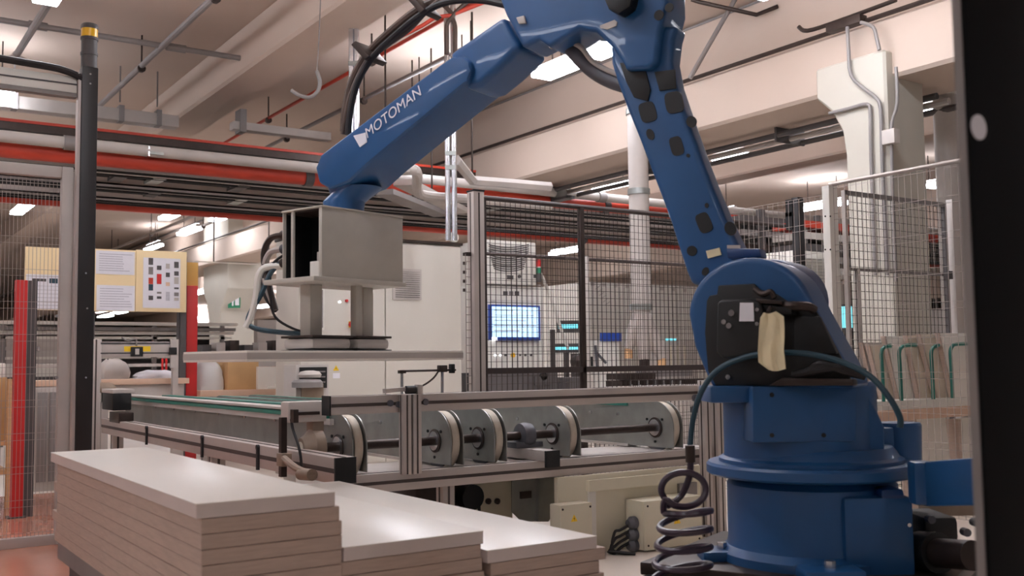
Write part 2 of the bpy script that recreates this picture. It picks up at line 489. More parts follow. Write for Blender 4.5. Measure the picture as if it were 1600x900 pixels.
# pale duct across with brackets
p = PZ(190, 185, 4.1)
t = thing('cable_duct', 'pale flat cable duct across the bay left of the large beam', 'duct', (p.x, p.y, p.z))
B(-4, 3.65, p.y - 0.1, p.y + 0.1, 4.05, 4.2).build('duct_body', 'lgrey', t, bevel=0.008)
for px in (5, 183, 250):
    x = PZ(px, 188, 4.1).x
    B(x - 0.03, x + 0.03, p.y - 0.115, p.y + 0.04, 4.04, 4.24).build('bracket', 'grey', t)
    B(x - 0.008, x + 0.008, p.y - 0.008, p.y + 0.008, 4.3, 4.75).build('hanger_rod', 'grey', t)
# small channel right of the beam
p = PZ(440, 206, 4.05)
t = thing('cable_duct', 'short pale cable channel under the large beam by the robot wrist', 'duct', p)
B(PZ(356, 200, 4.05).x, PZ(520, 212, 4.05).x, p.y - 0.08, p.y + 0.08, 4.0, 4.1).build('duct_body', 'lgrey', t, bevel=0.006)
x = PZ(370, 202, 4.05).x
B(x - 0.04, x + 0.04, p.y - 0.1, p.y + 0.1, 3.97, 4.26).build('bracket', 'grey', t)
# hanging curved hose end
pts = [PD(455, 141, 9.0), PD(468, 149, 9.0), PD(484, 152, 9.0), PD(496, 143, 9.0), PD(500, 128, 9.0), PD(495, 111, 9.0)]
o = MB().tube(pts, 0.018, 8, 5).build('hose_end', 'grey')
MB().tube([pts[-1], pts[-1] + Z * 0.3 + X * .02, V((pts[-1].x + .05, pts[-1].y, 4.752))], 0.005, 6, 3).build('tie_wire', 'grey', o)
tag(o, 'curved grey hose end hanging beside the large ceiling beam', 'hose')

# --- band of red pipes and cable trays across the hall
ZB = 3.2
yn = PZ(145, 246, ZB).y
yf = PZ(145, 317, ZB).y
t = thing('red_pipe', 'thick red pipe at the near edge of the cable tray band', 'pipe', (5, yn, ZB))
MB().cyl((-6, yn, ZB), (36, yn, ZB), 0.085, 14).build('tube', 'redpipe', t)
for x in (0.5, 4.6, 9, 14): MB().cyl((x - 0.05, yn, ZB), (x + 0.05, yn, ZB), 0.1, 14).build('collar', 'dgrey', t)
t = thing('red_pipe', 'red pipe at the far edge of the cable tray band', 'pipe', (5, yf, ZB))
MB().cyl((-6, yf, ZB), (40, yf, ZB), 0.085, 14).build('tube', 'redpipe', t)
for x in (1.5, 6, 11, 18): MB().cyl((x - 0.05, yf, ZB), (x + 0.05, yf, ZB), 0.1, 14).build('collar', 'dgrey', t)
t = thing('white_pipe', 'pale pipe above the near red pipe', 'pipe', (5, yn - 0.15, ZB + 0.09))
MB().cyl((-6, yn - 0.17, ZB + 0.09), (36, yn - 0.17, ZB + 0.09), 0.06, 12).build('tube', 'lgrey', t)
for x in (2.0, 5.4, 8.8): MB().cyl((x - 0.06, yn - 0.17, ZB + 0.09), (x + 0.06, yn - 0.17, ZB + 0.09), 0.075, 12).build('collar', 'grey', t)
zq = PY(145, 210, yn + .6).z
t = thing('brown_duct', 'brown flat duct above the pale pipe, ending at the girder', 'duct', (3, yn + .6, zq))
B(-6, 7.2, yn + .5, yn + .7, zq - 0.06, zq + 0.04).build('duct_body', 'dsteel', t)
B(-6, 7.2, yn + .49, yn + .5, zq + 0.02, zq + 0.05).build('flange', 'redpipe', t)
rows = ['grey', 'lgrey', 'lgrey', 'grey', 'lgrey', 'lgrey', 'grey', 'lgrey']
n = len(rows)
st = (yf - yn - 0.3) / n
ord_ = ['first', 'second', 'third', 'fourth', 'fifth', 'sixth', 'seventh', 'eighth']
for i, m in enumerate(rows):
    y0 = yn + 0.2 + i * st
    zz = ZB - 0.05 + 0.04 * (i % 3)
    t = thing('cable_tray', '%s cable tray of the overhead band, counted from the near red pipe' % ord_[i], 'tray', (5, y0, zz))
    wd = st * (0.5 + 0.25 * ((i * 5) % 3) / 2)
    B(-6, 36, y0, y0 + wd, zz, zz + 0.02).build('tray_bottom', m, t)
    B(-6, 36, y0, y0 + 0.015, zz, zz + 0.09).build('rail', 'alu', t)
    B(-6, 36, y0 + wd - 0.015, y0 + wd, zz, zz + 0.09).build('rail', 'alu', t)
    MB().cyl((-6, y0 + wd + 0.05, zz), (36, y0 + wd + 0.05, zz), 0.018, 6).build('cable', 'rubber', t)
# cross brackets in the band (blue-grey ones)
for i, (px, py) in enumerate(((180, 283), (240, 286), (242, 303), (291, 270), (370, 297), (374, 315), (432, 283), (600, 300), (870, 315), (760, 330))):
    p = PZ(px, py, ZB - 0.02)
    t = thing('tray_bracket', 'blue-grey sheet bracket under the cable trays, %s from the tower' % ('first', 'second', 'third', 'fourth', 'fifth', 'sixth', 'seventh', 'eighth', 'tenth', 'ninth')[i], 'bracket', p)
    MB().prism([(p.x - 0.07, p.y - 0.3, p.z), (p.x + 0.07, p.y - 0.3, p.z), (p.x + 0.07, p.y + 0.3, p.z), (p.x - 0.07, p.y + 0.3, p.z)], (0, 0, 0.04)).build('plate', ('dgrey', 'galv')[i % 2], t)
    B(p.x - 0.07, p.x - 0.055, p.y - 0.3, p.y + 0.3, p.z + 0.03, p.z + 0.14).build('side_lip', 'galv', t)
# small bright plate hanging before the red pipe
p = PZ(238, 241, ZB + 0.1)
t = thing('light_reflector', 'small shiny hanging plate in front of the near red pipe', 'reflector', p)
MB().prism([(p.x - 0.09, p.y - 0.25, ZB + .05), (p.x + 0.05, p.y - 0.25, ZB + .05), (p.x + 0.05, p.y + 0.1, ZB + .05), (p.x - 0.09, p.y + 0.1, ZB + .05)], (0, 0, 0.05)).build('plate', 'galv', t)
B(p.x - 0.105, p.x - 0.09, p.y - 0.25, p.y + 0.1, ZB + .03, ZB + .13).build('steel_edge', 'steel', t)  # brighter steel strip along the plate's side
# kinked white pipe above the control cabinet
pts = [PZ(590, 270, 2.8), PZ(640, 265, 2.8), PZ(652, 272, 2.8), PZ(652, 296, 2.78), PZ(668, 306, 2.78), PZ(750, 312, 2.78), PZ(860, 322, 2.78)]
tag(MB().tube(pts, 0.05, 10, 4).build('white_pipe', 'lgrey'), 'pale bent pipe dropping beside the twin conduits above the cabinet', 'pipe')
for k, (a, b, m, lab) in enumerate((((600, 300), (690, 335), 'grey', 'dark diagonal cable tray above the gripper'), ((630, 285), (720, 330), 'lgrey', 'pale diagonal cable tray between gripper and twin conduits'), ((620, 262), (585, 285), 'redpipe', 'short red pipe crossing above the gripper'))):
    o = MB().bar(PZ(a[0], a[1], 2.95), PZ(b[0], b[1], 2.95), 0.22, 0.06).build('cable_tray', m)
    MB().bar(PZ((a[0] + b[0]) / 2, (a[1] + b[1]) / 2, 2.98), PZ((a[0] + b[0]) / 2, (a[1] + b[1]) / 2, 2.98) + Z * 1.76, 0.015, 0.015).build('hanger_rod', 'dsteel', o)
    tag(o, lab, 'tray' if k < 2 else 'pipe')
# channel on the ceiling: pale bent duct right of the twin conduits
pts = [PZ(712, 250, 3.0), PZ(738, 282, 3.0), PZ(800, 287, 3.0), PZ(860, 292, 3.0)]
tag(MB().tube(pts, 0.055, 6).build('cable_duct', 'lgrey'), 'pale bent duct right of the twin conduits under the girder', 'duct')
MB().bar(pts[1] + Z * .03, V((pts[1].x, pts[1].y, 4.752)), 0.014, 0.014).build('hanger_rod', 'dsteel', bpy.data.objects['cable_duct.002'])
t = thing('cable_ladder', 'dark pipes tucked under the girder beside the lower arm', 'pipe', (8.1, 10, 3.45))
for k in range(3):
    MB().cyl((8.0 + k * 0.18, 5.2, 3.32 - 0.02 * k), (8.0 + k * 0.18, 11.6, 3.32 - 0.02 * k), 0.03, 8).build('tube', ('dgrey', 'lgrey', 'dgrey')[k], t)
for y in (7, 9, 11): B(7.97, 8.4, y - 0.012, y + 0.012, 3.25, 3.41).build('hanger', 'dgrey', t)

# ------------------------------------------------------------------ upright ducts and conduits
def upright(px, py, d):
    return PD(px, py, d)
p = PD(1001, 440, 10.6)
t = thing('extraction_duct', 'round galvanised extraction duct with a branching foot behind the fence', 'duct', (p.x, p.y, 1.3))
z0 = PD(1003, 478, 10.6).z
MB().cyl((p.x, p.y, z0), (p.x, p.y, 4.75), 0.105, 24).build('tube', 'lgrey', t)
for py in (480, 175, 300):
    zz = PD(1000, py, 10.6).z
    MB().cyl((p.x, p.y, zz - 0.03), (p.x, p.y, zz + 0.03), 0.118, 24).build('collar', 'galv', t)
MB().cyl((p.x, p.y, z0 - 0.09), (p.x, p.y, z0), 0.095, 24).build('collar', 'lgrey', t)
top = V((p.x, p.y, z0 - 0.08))
for (px, py, r) in ((982, 545, 0.045), (1007, 562, 0.06), (1034, 560, 0.05)):
    q = PD(px, py, 10.6 if px != 1007 else 10.55)
    MB().loft([MB.ring(top, q - top, 0.09, 16), MB.ring(top + (q - top) * .55, q - top, 0.085, 16), MB.ring(q, q - top, r, 16)]).build('branch', 'alu', t)
    MB().cyl(q, q - Z * 0.1, r * .9, 14).build('boot', 'wood' if px != 1007 else 'dsteel', t)

p = PD(1478, 200, 9.2)
t = thing('round_duct', 'round grey duct with a banded cap beside the black near post', 'duct', (p.x, p.y, 0))
MB().cyl((p.x, p.y, 0.0), (p.x, p.y, PD(1478, 125, 9.2).z), 0.105, 24).build('tube', 'lgrey', t)
for py, r in ((122, 0.125), (142, 0.12)):
    zz = PD(1478, py, 9.2).z
    MB().cyl((p.x, p.y, zz - 0.05), (p.x, p.y, zz + 0.05), r, 24).build('band', 'white', t)
zz = PD(1478, 112, 9.2).z
MB().cyl((p.x, p.y, zz), (p.x, p.y, zz + 0.12), 0.06, 16).build('neck', 'dgrey', t)
MB().tube([(p.x, p.y, zz + 0.1), (p.x + .05, p.y, zz + 0.3), (p.x + 0.3, p.y, zz + 0.4)], 0.05, 10, 4).build('bend', 'lgrey', t)

for (pxs, lab, py1) in (((549, 557), 'pair of shiny vertical conduits crossing the curved cable bundle', 560), ((699, 709), 'pair of shiny vertical conduits dropping to the control cabinet', 376)):
    d = 9.6
    p = PD(pxs[0], 200, d)
    t = thing('conduit_pair', lab, 'conduit', (p.x, p.y, 2.2))
    for px in pxs:
        q = PD(px, 200, d)
        zb = max(PD(px, py1, d).z, 2.2) if py1 == 376 else 2.2
        MB().cyl((q.x, q.y, zb), (q.x, q.y, 4.75), 0.026, 12).build('tube', 'steel', t)
    for py in (100, 240, 262):
        q = PD(sum(pxs) / 2, py, d)
        MB().ob(q, RH * 0.05, FH * 0.03, Z * 0.02).build('strap', 'galv', t)
# Y-shaped cables at the head of the second pair
q = lambda x, y: PD(x, y, 9.4)
tag(MB().tube([q(690, 5), q(703, 18), q(707, 26), q(698, 40), q(698, 85)], 0.022, 8, 4).tube([q(735, -2), q(718, 14), q(707, 26), q(711, 42), q(711, 85)], 0.022, 8, 4).build('drop_cable', 'brownhose'), 'brown forked drop cable above the robot forearm', 'cable')
o = MB().tube([q(620, 60), q(660, 40), q(680, 27), q(704, 24), q(760, 2), q(800, -15)], 0.02, 8).build('sprinkler_pipe', 'redpipe')
tag(o, 'thin red pipe zigzagging behind the cable bundle', 'pipe')
# conduits on the column
def cpipe(pts, lab, r=0.016):
    P_ = [PX(a, b, 7.27) for a, b in pts]
    tag(MB().tube(P_, r, 8, 3).build('wall_conduit', 'grey'), lab, 'conduit')
cpipe([(1324, 42), (1326, 80), (1330, 118), (1352, 140), (1368, 152), (1376, 170), (1378, 240), (1386, 430)], 'grey conduit bending down the column, right of the pair')
cpipe([(1296, 177), (1325, 170), (1355, 163), (1360, 180), (1361, 240), (1368, 430)], 'grey conduit with a square bend on the column corbel')
cpipe([(1345, 35), (1364, 42), (1370, 60), (1374, 78)], 'short brown conduit at the girder corner above the column')
t = thing('junction_box', 'small grey junction box on the column face', 'box', PX(1392, 214, 7.27))
MB().ob(PX(1392, 214, 7.26), X * 0.04, Y * 0.06, Z * 0.06).build('box_body', 'lgrey', t, bevel=0.006)
MB().tube([PX(1400, 105, 7.27), PX(1402, 160, 7.27), PX(1394, 190, 7.27), PX(1393, 208, 7.27)], 0.014, 8, 3).build('feed_conduit', 'grey', t)
MB().tube([PX(1393, 220, 7.27), PX(1395, 320, 7.27), PX(1400, 440, 7.27)], 0.014, 8, 3).build('feed_conduit', 'grey', t)
p = PX(1322, 38, 7.34)
t = thing('cable_splitter', 'dark cable splitter on the girder above the column', 'box', p)
MB().ob(p, X * 0.05, Y * 0.18, Z * 0.035).build('box_body', 'dsteel', t, bevel=0.005)
MB().tube([PX(1248, 42, 7.36), PX(1262, 48, 7.36), PX(1310, 33, 7.36), PX(1400, 0, 7.36)], 0.02, 8, 4).build('cable', 'dsteel', t)

q = lambda x, y: PD(x, y, 10.2)
o = MB().tube([q(1152, -7), q(1148, 0), q(1110, 66), q(1078, 122)], 0.024, 8).build('conduit_pipe', 'grey')
tag(o, 'grey pipe slanting down to the girder right of the robot elbow', 'pipe')
o = MB().tube([PD(1080, -1, 10.1), PD(1092, 3, 10.1), PD(1182, 23, 10.1), PD(1215, 10, 10.1)], 0.022, 8).build('conduit_pipe', 'dsteel')
tag(o, 'dark level pipe crossing the slanting one right of the robot elbow', 'pipe')

# ================================================================== FENCES
def mesh_panel(p0, p1, z0, z1, sv, sh, r, m, par, double=False, name='wire_mesh'):
    """upright wires every sv metres and level wires every sh metres, joined"""
    p0, p1 = V(p0), V(p1)
    d = (p1 - p0); L = d.length; d.normalize()
    nn = d.cross(Z)
    mb = MB()
    def wire(a, b, off):
        a, b = a + off, b + off
        e = (b - a).normalized()
        s1 = e.cross(nn).normalized() * r
        s2 = nn * r
        mb.add([a - s1 - s2, a + s1 - s2, a + s1 + s2, a - s1 + s2, b - s1 - s2, b + s1 - s2, b + s1 + s2, b - s1 + s2], [(0, 1, 5, 4), (1, 2, 6, 5), (2, 3, 7, 6), (3, 0, 4, 7)])
    k = int(L / sv)
    for i in range(k + 1):
        a = p0 + d * (L * i / max(k, 1))
        wire(V((a.x, a.y, z0)), V((a.x, a.y, z1)), V((0, 0, 0)))
    k = int((z1 - z0) / sh)
    for i in range(k + 1):
        z = z0 + (z1 - z0) * i / k
        for dz in ((-0.02, 0.02) if double else (0,)):
            zz = min(max(z + dz, z0), z1)
            wire(V((p0.x, p0.y, zz)), V((p1.x, p1.y, zz)), nn * r * 2)
    return stuff(mb.build(name, m, par))

def post(mb, x, y, w_, z0, z1, d_=None):
    d_ = d_ or w_
    mb.box(x - w_ / 2, x + w_ / 2, y - d_ / 2, y + d_ / 2, z0, z1)

# --- front machine fence behind the conveyor
pf = PZ(743, 300, 2.2)
YF = pf.y
x0 = pf.x
xe = PY(1095, 500, YF).x
t = thing('mesh_fence', 'tall dark mesh machine fence with an aluminium end post behind the conveyor', 'fence', (x0, YF, 0))
mb = MB(); post(mb, x0, YF, 0.085, 0, 2.2); po = mb.build('post', 'alu', t, bevel=0.006)
gv = MB()
for s in (-1, 1):
    gv.box(x0 - 0.006, x0 + 0.006, YF + s * 0.0425 - 0.001, YF + s * 0.0425 + 0.001, 0, 2.19)
gv.box(x0 - 0.0435, x0 - 0.0425, YF - 0.006, YF + 0.006, 0, 2.19)
gv.build('groove', 'alu_groove', po)
B(x0 - 0.045, x0 + 0.045, YF - 0.045, YF + 0.045, 2.2, 2.21).build('end_cap', 'black', po)
xp = PY(910, 500, YF).x
B(xp - 0.018, xp + 0.018, YF - 0.02, YF + 0.02, 0, 2.16).build('post', 'dsteel', t, bevel=0.003)
B(x0 + 0.05, x0 + 0.075, YF - 0.015, YF + 0.015, 0.1, 2.17).build('frame_upright', 'wire', t)
MB().cyl((x0 + 0.05, YF, 2.165), (PY(1090, 325, YF).x + 1.0, YF, 2.165), 0.018, 10).build('top_rail', 'wire', t)
zr = PY(920, 577, YF).z
B(x0 + 0.05, xe + 1.0, YF - 0.02, YF + 0.02, zr - 0.02, zr + 0.02).build('middle_rail', 'wire', t)
mesh_panel((x0 + 0.07, YF, 0), (xp - 0.02, YF, 0), 0.1, 2.16, 0.0405, 0.05, 0.0015, 'wire', t)
mesh_panel((xp + 0.02, YF, 0), (xe + 1.0, YF, 0), 0.1, 2.16, 0.0405, 0.05, 0.0015, 'wire', t)
# little infill left of the post up to the cabinet
xl = PY(722, 500, YF + 0.05).x
t2 = thing('mesh_fence', 'narrow strip of mesh between control cabinet and aluminium post', 'fence', (xl, YF, 0))
zt2 = PY(728, 397, YF).z
B(xl, x0 - 0.045, YF - 0.012, YF + 0.012, zt2 - 0.012, zt2 + 0.012).build('top_rail', 'wire', t2)
mesh_panel((xl, YF, 0), (x0 - 0.045, YF, 0), 0.1, zt2, 0.03, 0.05, 0.002, 'wire_l', t2)
# --- lower fence behind it
pb = PD(914, 400, 9.3)
YB = pb.y
t = thing('mesh_fence', 'lower mesh fence with a pale drilled post, second row behind the screen machine gap', 'fence', (pb.x, YB, 0))
B(pb.x - 0.025, pb.x + 0.025, YB - 0.025, YB + 0.025, 0, pb.z).build('post', 'lgrey', t, bevel=0.004)
xa = PY(757, 397, YB).x; xb = PY(1180, 420, YB).x
MB().cyl((xa, YB, pb.z - 0.03), (xb, YB, pb.z - 0.03), 0.016, 8).build('top_rail', 'wire', t)
mesh_panel((xa, YB, 0), (xb, YB, 0), 0.1, pb.z - 0.03, 0.055, 0.2, 0.0017, 'wire', t)

# --- left gate fence (plane Y const) with the tower
YG = PZ(88, 850, 0.0).y
t = thing('mesh_gate', 'pale framed mesh gate left of the black tower', 'gate', (0.3, YG, 0))
xg = PY(101, 500, YG).x
zt = PY(60, 258, YG).z
B(xg - 0.035, xg + 0.03, YG - 0.03, YG + 0.03, 0, zt).build('post', 'lgrey', t, bevel=0.005)
B(-2.2, xg - 0.035, YG - 0.025, YG + 0.025, zt - 0.07, zt).build('top_rail', 'lgrey', t, bevel=0.004)
B(-2.2, xg - 0.035, YG - 0.025, YG + 0.025, 0.0, 0.06).build('bottom_rail', 'alu', t, bevel=0.004)
B(xg + 0.03, xg + 0.06, YG - 0.01, YG + 0.02, 0, zt - 0.02).build('hinge_strip', 'alu', t)
mesh_panel((-2.2, YG, 0), (xg - 0.035, YG, 0), 0.06, zt - 0.07, 0.0215, 0.19, 0.0012, 'wire_l', t, True)
for py in (494, 590, 720):
    q = PY(88, py, YG - 0.03)
    MB().cyl(q, q - Y * 0.02, 0.009, 8).build('bolt', 'steel', t)
# --- black light tower
q = PY(130, 600, YG - 0.25)
YT = q.y
xt = q.x
zt_ = PY(132, 106, YT).z
t = thing('signal_tower', 'tall black square safety tower topped by a yellow beacon', 'tower', (xt, YT, 0))
B(xt - 0.046, xt + 0.046, YT - 0.046, YT + 0.046, 0, zt_).build('mast', 'post_black', t, bevel=0.008)
B(xt - 0.063, xt - 0.047, YT - 0.03, YT + 0.03, 0, zt_ - 0.05).build('edge_profile', 'alu', t)
zz = [PY(132, k, YT).z for k in (106, 86, 82, 62, 58, 45, 37)]
MB().cyl((xt, YT, zz[0]), (xt, YT, zz[1]), 0.046, 20).build('beacon_base', 'dgrey', t)
MB().cyl((xt, YT, zz[1]), (xt, YT, zz[2]), 0.05, 20).build('ring', 'dgrey', t)
MB().cyl((xt, YT, zz[2]), (xt, YT, zz[3]), 0.046, 20).build('beacon_module', 'dgrey', t)
MB().cyl((xt, YT, zz[3]), (xt, YT, zz[4]), 0.051, 20).build('ring', 'dgrey', t)
MB().cyl((xt, YT, zz[4]), (xt, YT, zz[5]), 0.048, 20).build('beacon_lens', 'yellow', t)
MB().lathe([(0.05, 0), (0.05, zz[6] - zz[5] - 0.01), (0.044, zz[6] - zz[5])], (xt, YT, zz[5]), Z, 20).build('beacon_cap', 'dgrey', t)
for px, py in ((136, 482), (134, 590), (123, 114), (141, 116), (141, 131), (134, 427)):
    q = PY(px, py, YT - 0.046)
    MB().cyl(q, q - Y * 0.006, 0.006, 8).build('screw', 'steel', t)
zb = PY(60, 125, YT).z
t = thing('cable_channel', 'pale overhead cable channel running left from the tower', 'channel', (xt - 0.8, YT, zb))
B(-2.2, xt - 0.065, YT + 0.0, YT + 0.06, zb - 0.05, zb + 0.05).build('channel_body', 'white', t, bevel=0.006)
B(-2.2, xt - 0.065, YT - 0.004, YT - 0.001, zb - 0.003, zb + 0.006).build('seam', 'dgrey', t)
B(-2.2, xt - 0.065, YT - 0.004, YT + 0.06, zb - 0.075, zb - 0.052).build('lower_profile', 'grey', t)
MB().tube([V((-2.2, YT - 0.02, zb + 0.11)), V((0.2, YT - 0.02, zb + 0.10)), V((xt - 0.3, YT - 0.02, zb + 0.085)), V((xt - 0.13, YT - 0.02, zb + 0.07)), V((xt - 0.04, YT - 0.02, zb + 0.04))], 0.022, 8, 4).build('cable', 'rubber', t)

# --- right hand fence: side run (plane X const) and cross panel (plane Y const)
pc = PZ(1296, 291, 2.2)
XR, YR = pc.x, pc.y
t = thing('corner_fence', 'grey fine mesh side fence with a white corner post beside the robot', 'fence', (XR, YR, 0))
B(XR - 0.045, XR + 0.045, YR - 0.03, YR + 0.03, 0, 2.2).build('post', 'white', t, bevel=0.006)
for py in (338, 390):
    for px in (1289, 1297):
        q = PY(px, py, YR - 0.03)
        MB().cyl(q, q - Y * 0.004, 0.006, 8).build('bolt', 'black', t)
mesh_panel((XR, YR - 0.03, 0), (XR, 1.2, 0), 0.1, 2.2, 0.045, 0.2, 0.0013, 'wire_l', t, True)
mesh_panel((XR, YR + 0.03, 0), (XR, YR + 1.1, 0), 0.1, 2.15, 0.045, 0.2, 0.0013, 'wire_l', t, True)
MB().cyl((XR, YR, 2.21), (XR, 1.2, 2.21), 0.014, 8).build('top_rail', 'wire_l', t)
q = PX(1238, 308, XR)
t = thing('signal_tower', 'slim black tower behind the robot shoulder', 'tower', (XR, q.y, 0))
B(XR + 0.02, XR + 0.08, q.y - 0.03, q.y + 0.03, 0, q.z).build('mast', 'post_black', t, bevel=0.004)
for py in (325, 345):
    r_ = PX(1231, py, XR)
    MB().ob(r_ + X * .04, X * 0.03, Y * 0.03, Z * 0.06).build('sensor_head', 'black', t)
# cross panel
YP = YR + 0.1
xa = PY(1322, 400, YP).x; xb = PY(1479, 400, YP).x
z1 = PY(1322, 298, YP).z
t = thing('mesh_door', 'dark framed mesh door in front of the concrete column', 'gate', (xa, YP, 0))
MB().bar((xa, YP, z1 - 0.015), (xb, YP, z1 - 0.015), 0.03, 0.03).build('frame_rail', 'grey', t)
zm = PY(1400, 425, YP).z
MB().bar((xa, YP, zm), (xb, YP, zm), 0.02, 0.02).build('frame_rail', 'grey', t)
B(xa - 0.012, xa + 0.012, YP - 0.015, YP + 0.015, 0.1, z1).build('frame_upright', 'lgrey', t)
B(xb - 0.025, xb, YP - 0.015, YP + 0.015, 0.1, z1).build('frame_upright', 'dgrey', t)
xh = PY(1341, 470, YP).x
B(xh - 0.015, xh + 0.015, YP - 0.015, YP + 0.015, 0.1, zm).build('frame_upright', 'lgrey', t)
mesh_panel((xa, YP, 0), (xb, YP, 0), 0.1, z1 - 0.02, 0.046, 0.055, 0.0016, 'wire', t)
xq = PY(1491, 400, YP).x
t = thing('fence_post', 'pale fence post between the mesh door and the near black post', 'post', (xq, YP, 0))
B(xq - 0.045, xq + 0.045, YP - 0.03, YP + 0.03, 0, PY(1490, 313, YP).z).build('upright', 'lgrey', t, bevel=0.005)
B(xq - 0.05, xq + 0.05, YP - 0.035, YP + 0.035, 0, 0.015).build('foot_plate', 'lgrey', t)
q = PY(1482, 430, YP - 0.03)
MB().ob(q, X * 0.025, Y * 0.02, Z * 0.03).build('latch', 'dgrey', t)

# --- near black post at the right
p = PD(1526, 450, 1.3)
t = thing('safety_post', 'out of focus black post with a white round lens at the frame edge', 'post', (p.x, p.y, 0))
MB().box(p.x, p.x + 0.16, p.y, p.y + 0.018, 0, 2.4).build('face_plate', 'near_black', t, bevel=0.003)
MB().box(p.x - 0.002, p.x, p.y + 0.004, p.y + 0.016, 0, 2.4).build('edge_strip', 'grey', t)
MB().box(p.x + 0.13, p.x + 0.16, p.y + 0.018, p.y + 0.03, 0, 2.4).build('back_rib', 'near_black', t)
q = PY(1528, 199, p.y)
MB().cyl(q - Y * 0.002, q - Y * 0.0001, 0.0165, 24).build('lens', 'paper', t)

# ================================================================== BOARD PILES
T0 = 0.034
def board(name, x0, x1, y0, y1, z0, th, label, group):
    t = thing(name, label, 'board', ((x0 + x1) / 2, (y0 + y1) / 2, z0), group)
    B(x0, x1, y0, y1, z0, z0 + th).build('panel_core', 'edge_pink' if label.startswith('top') else 'board_core', t, bevel=0.0012, seg=1)
    if label.startswith('top'): B(x0 - 0.0006, x1 + 0.0006, y0 - 0.0006, y1 + 0.0006, z0 + th - 0.0015, z0 + th + 0.0008).build('top_face', 'board', t, bevel=0.0008)
    return t
def corner(px, py, z): return PZ(px, py, z)
zt1 = 0.75
c0 = corner(307, 787, zt1); c1 = corner(90, 706, zt1); c2 = corner(540, 772, zt1)
PX0, PXE, PY0, PYE = c0.x, c2.x, c0.y, c1.y
ORD = ['top', 'second', 'third', 'fourth', 'fifth', 'sixth', 'seventh', 'eighth', 'ninth', 'tenth', 'eleventh']
def pile(x0, x1, y0, y1, ztop, n, offs, name, extra):
    z = ztop
    for i in range(n):
        th = T0
        z -= th
        dx, dy, w2, sh_ = (tuple(offs[i % len(offs)]) + (0,))[:4]
        board('white_board', x0 + dx, x1 + dx + w2, y0 + dy, y1 + dy - sh_, z + 0.0005, th - 0.0013, '%s white board of the %s pile%s' % (ORD[i], name, extra if i == 0 else ''), 'white boards of the %s pile' % name)
    return z
P1Z = pile(PX0, PXE, PY0, PYE, zt1, 9, [(0, 0, 0), (.011, .0, .0, .06), (.012, .001, .006, .06), (.012, .0, .006, 0), (.013, .001, .005, .06), (.012, 0, .006, .06), (.012, .0, .006, -.02), (.012, .001, 0.006, .05), (.012, .0, .004, .03)], 'tallest', ', nearest the corner of the photo')
z2 = 0.75 - 0.132
a = corner(555, 853, z2); b = corner(768, 832, z2)
X2a, X2b = PXE + 0.022, b.x
P2Z = pile(X2a, X2b, a.y, PYE, z2, 5, [(0, 0, 0), (-.01, .004, .005), (0, .006, 0), (-.008, 0, 0.01), (0, .004, 0)], 'middle', ' with one round mark')
z3 = z2 - 0.052
a3 = corner(770, 859, z3); b3 = corner(945, 840, z3)
P3Z = pile(X2b + 0.012, b3.x, a3.y, PYE, z3, 4, [(0, 0, 0), (.012, .004, .022), (0, .006, .012), (.008, 0, .016)], 'lowest', '')
zp = min(P1Z, P2Z, P3Z)
# levelling: the piles stand on one roller lift table
t = thing('lift_table', 'low steel lift table under the three piles of white boards', 'table', (1.2, 3, 0))
for (xa, xb, zz) in ((PX0 + 0.02, PXE + .01, P1Z), (X2a + .005, X2b, P2Z), (X2b + 0.015, b3.x, P3Z)):
    B(xa, xb, PY0 + 0.05, PYE - 0.05, zz - 0.06, zz).build('deck_beam', 'grey', t)
B(PX0 + 0.05, b3.x - 0.02, PY0 + 0.1, PYE - 0.1, 0.22, zp - 0.06).build('scissor_body', 'dgrey', t)
B(PX0, b3.x, PY0 + 0.05, PYE - 0.05, 0, 0.22).build('base', 'dgrey', t, bevel=0.01)

# ================================================================== CONVEYOR
ALU, GRV = 'alu', 'alu_groove'
YC = 4.52                       # front beam's front face
zt_l = PY(800, 724, YC).z; zb_l = PY(800, 751, YC).z
zt_u = PY(800, 611, YC).z; zb_u = PY(800, 637, YC).z
conv = thing('belt_conveyor', 'aluminium framed conveyor with green belts running behind the robot', 'conveyor', (3.3, YC + 0.4, 0))
def cprof(name, p, q, w_, h_, up=(0, 0, 1), par=conv):
    a, g = MB(), MB()
    profile(a, p, q, w_, h_, g, up)
    o = a.build(name, ALU, par, bevel=0.003)
    g.build('groove', GRV, o)
    return o
xl = PY(548, 740, YC).x; xr = PY(1140, 700, YC).x
hl = zt_l - zb_l
cprof('front_beam', (xl, YC + hl / 2, (zt_l + zb_l) / 2), (xr + .3, YC + hl / 2, (zt_l + zb_l) / 2), hl, hl)
hu = zt_u - zb_u
xul = PY(517, 640, YC).x; xur = PY(1092, 620, YC).x
top = cprof('upper_beam', (xul, YC + hu / 2, (zt_u + zb_u) / 2), (xur, YC + hu / 2, (zt_u + zb_u) / 2), hu, hu)
MB().box(xul - 0.008, xul, YC - 0.002, YC + hu + .002, zb_u - .003, zt_u + .003).build('end_cap', 'black', top)
# upright twin post
for k, px in enumerate((637, 653)):
    x = PY(px, 680, YC - 0.05).x
    cprof('post', (x, YC - 0.024, zt_l - 0.01), (x, YC - 0.024, zt_u + 0.0), 0.046, 0.046, up=(0, 1, 0))
x = PY(626, 625, YC).x
for px, py in ((609, 630), (622, 632), (664, 628)):
    q = PY(px, py, YC)
    MB().cyl(q, q - Y * 0.012, 0.016, 12).build('bolt_head', 'cast', top)
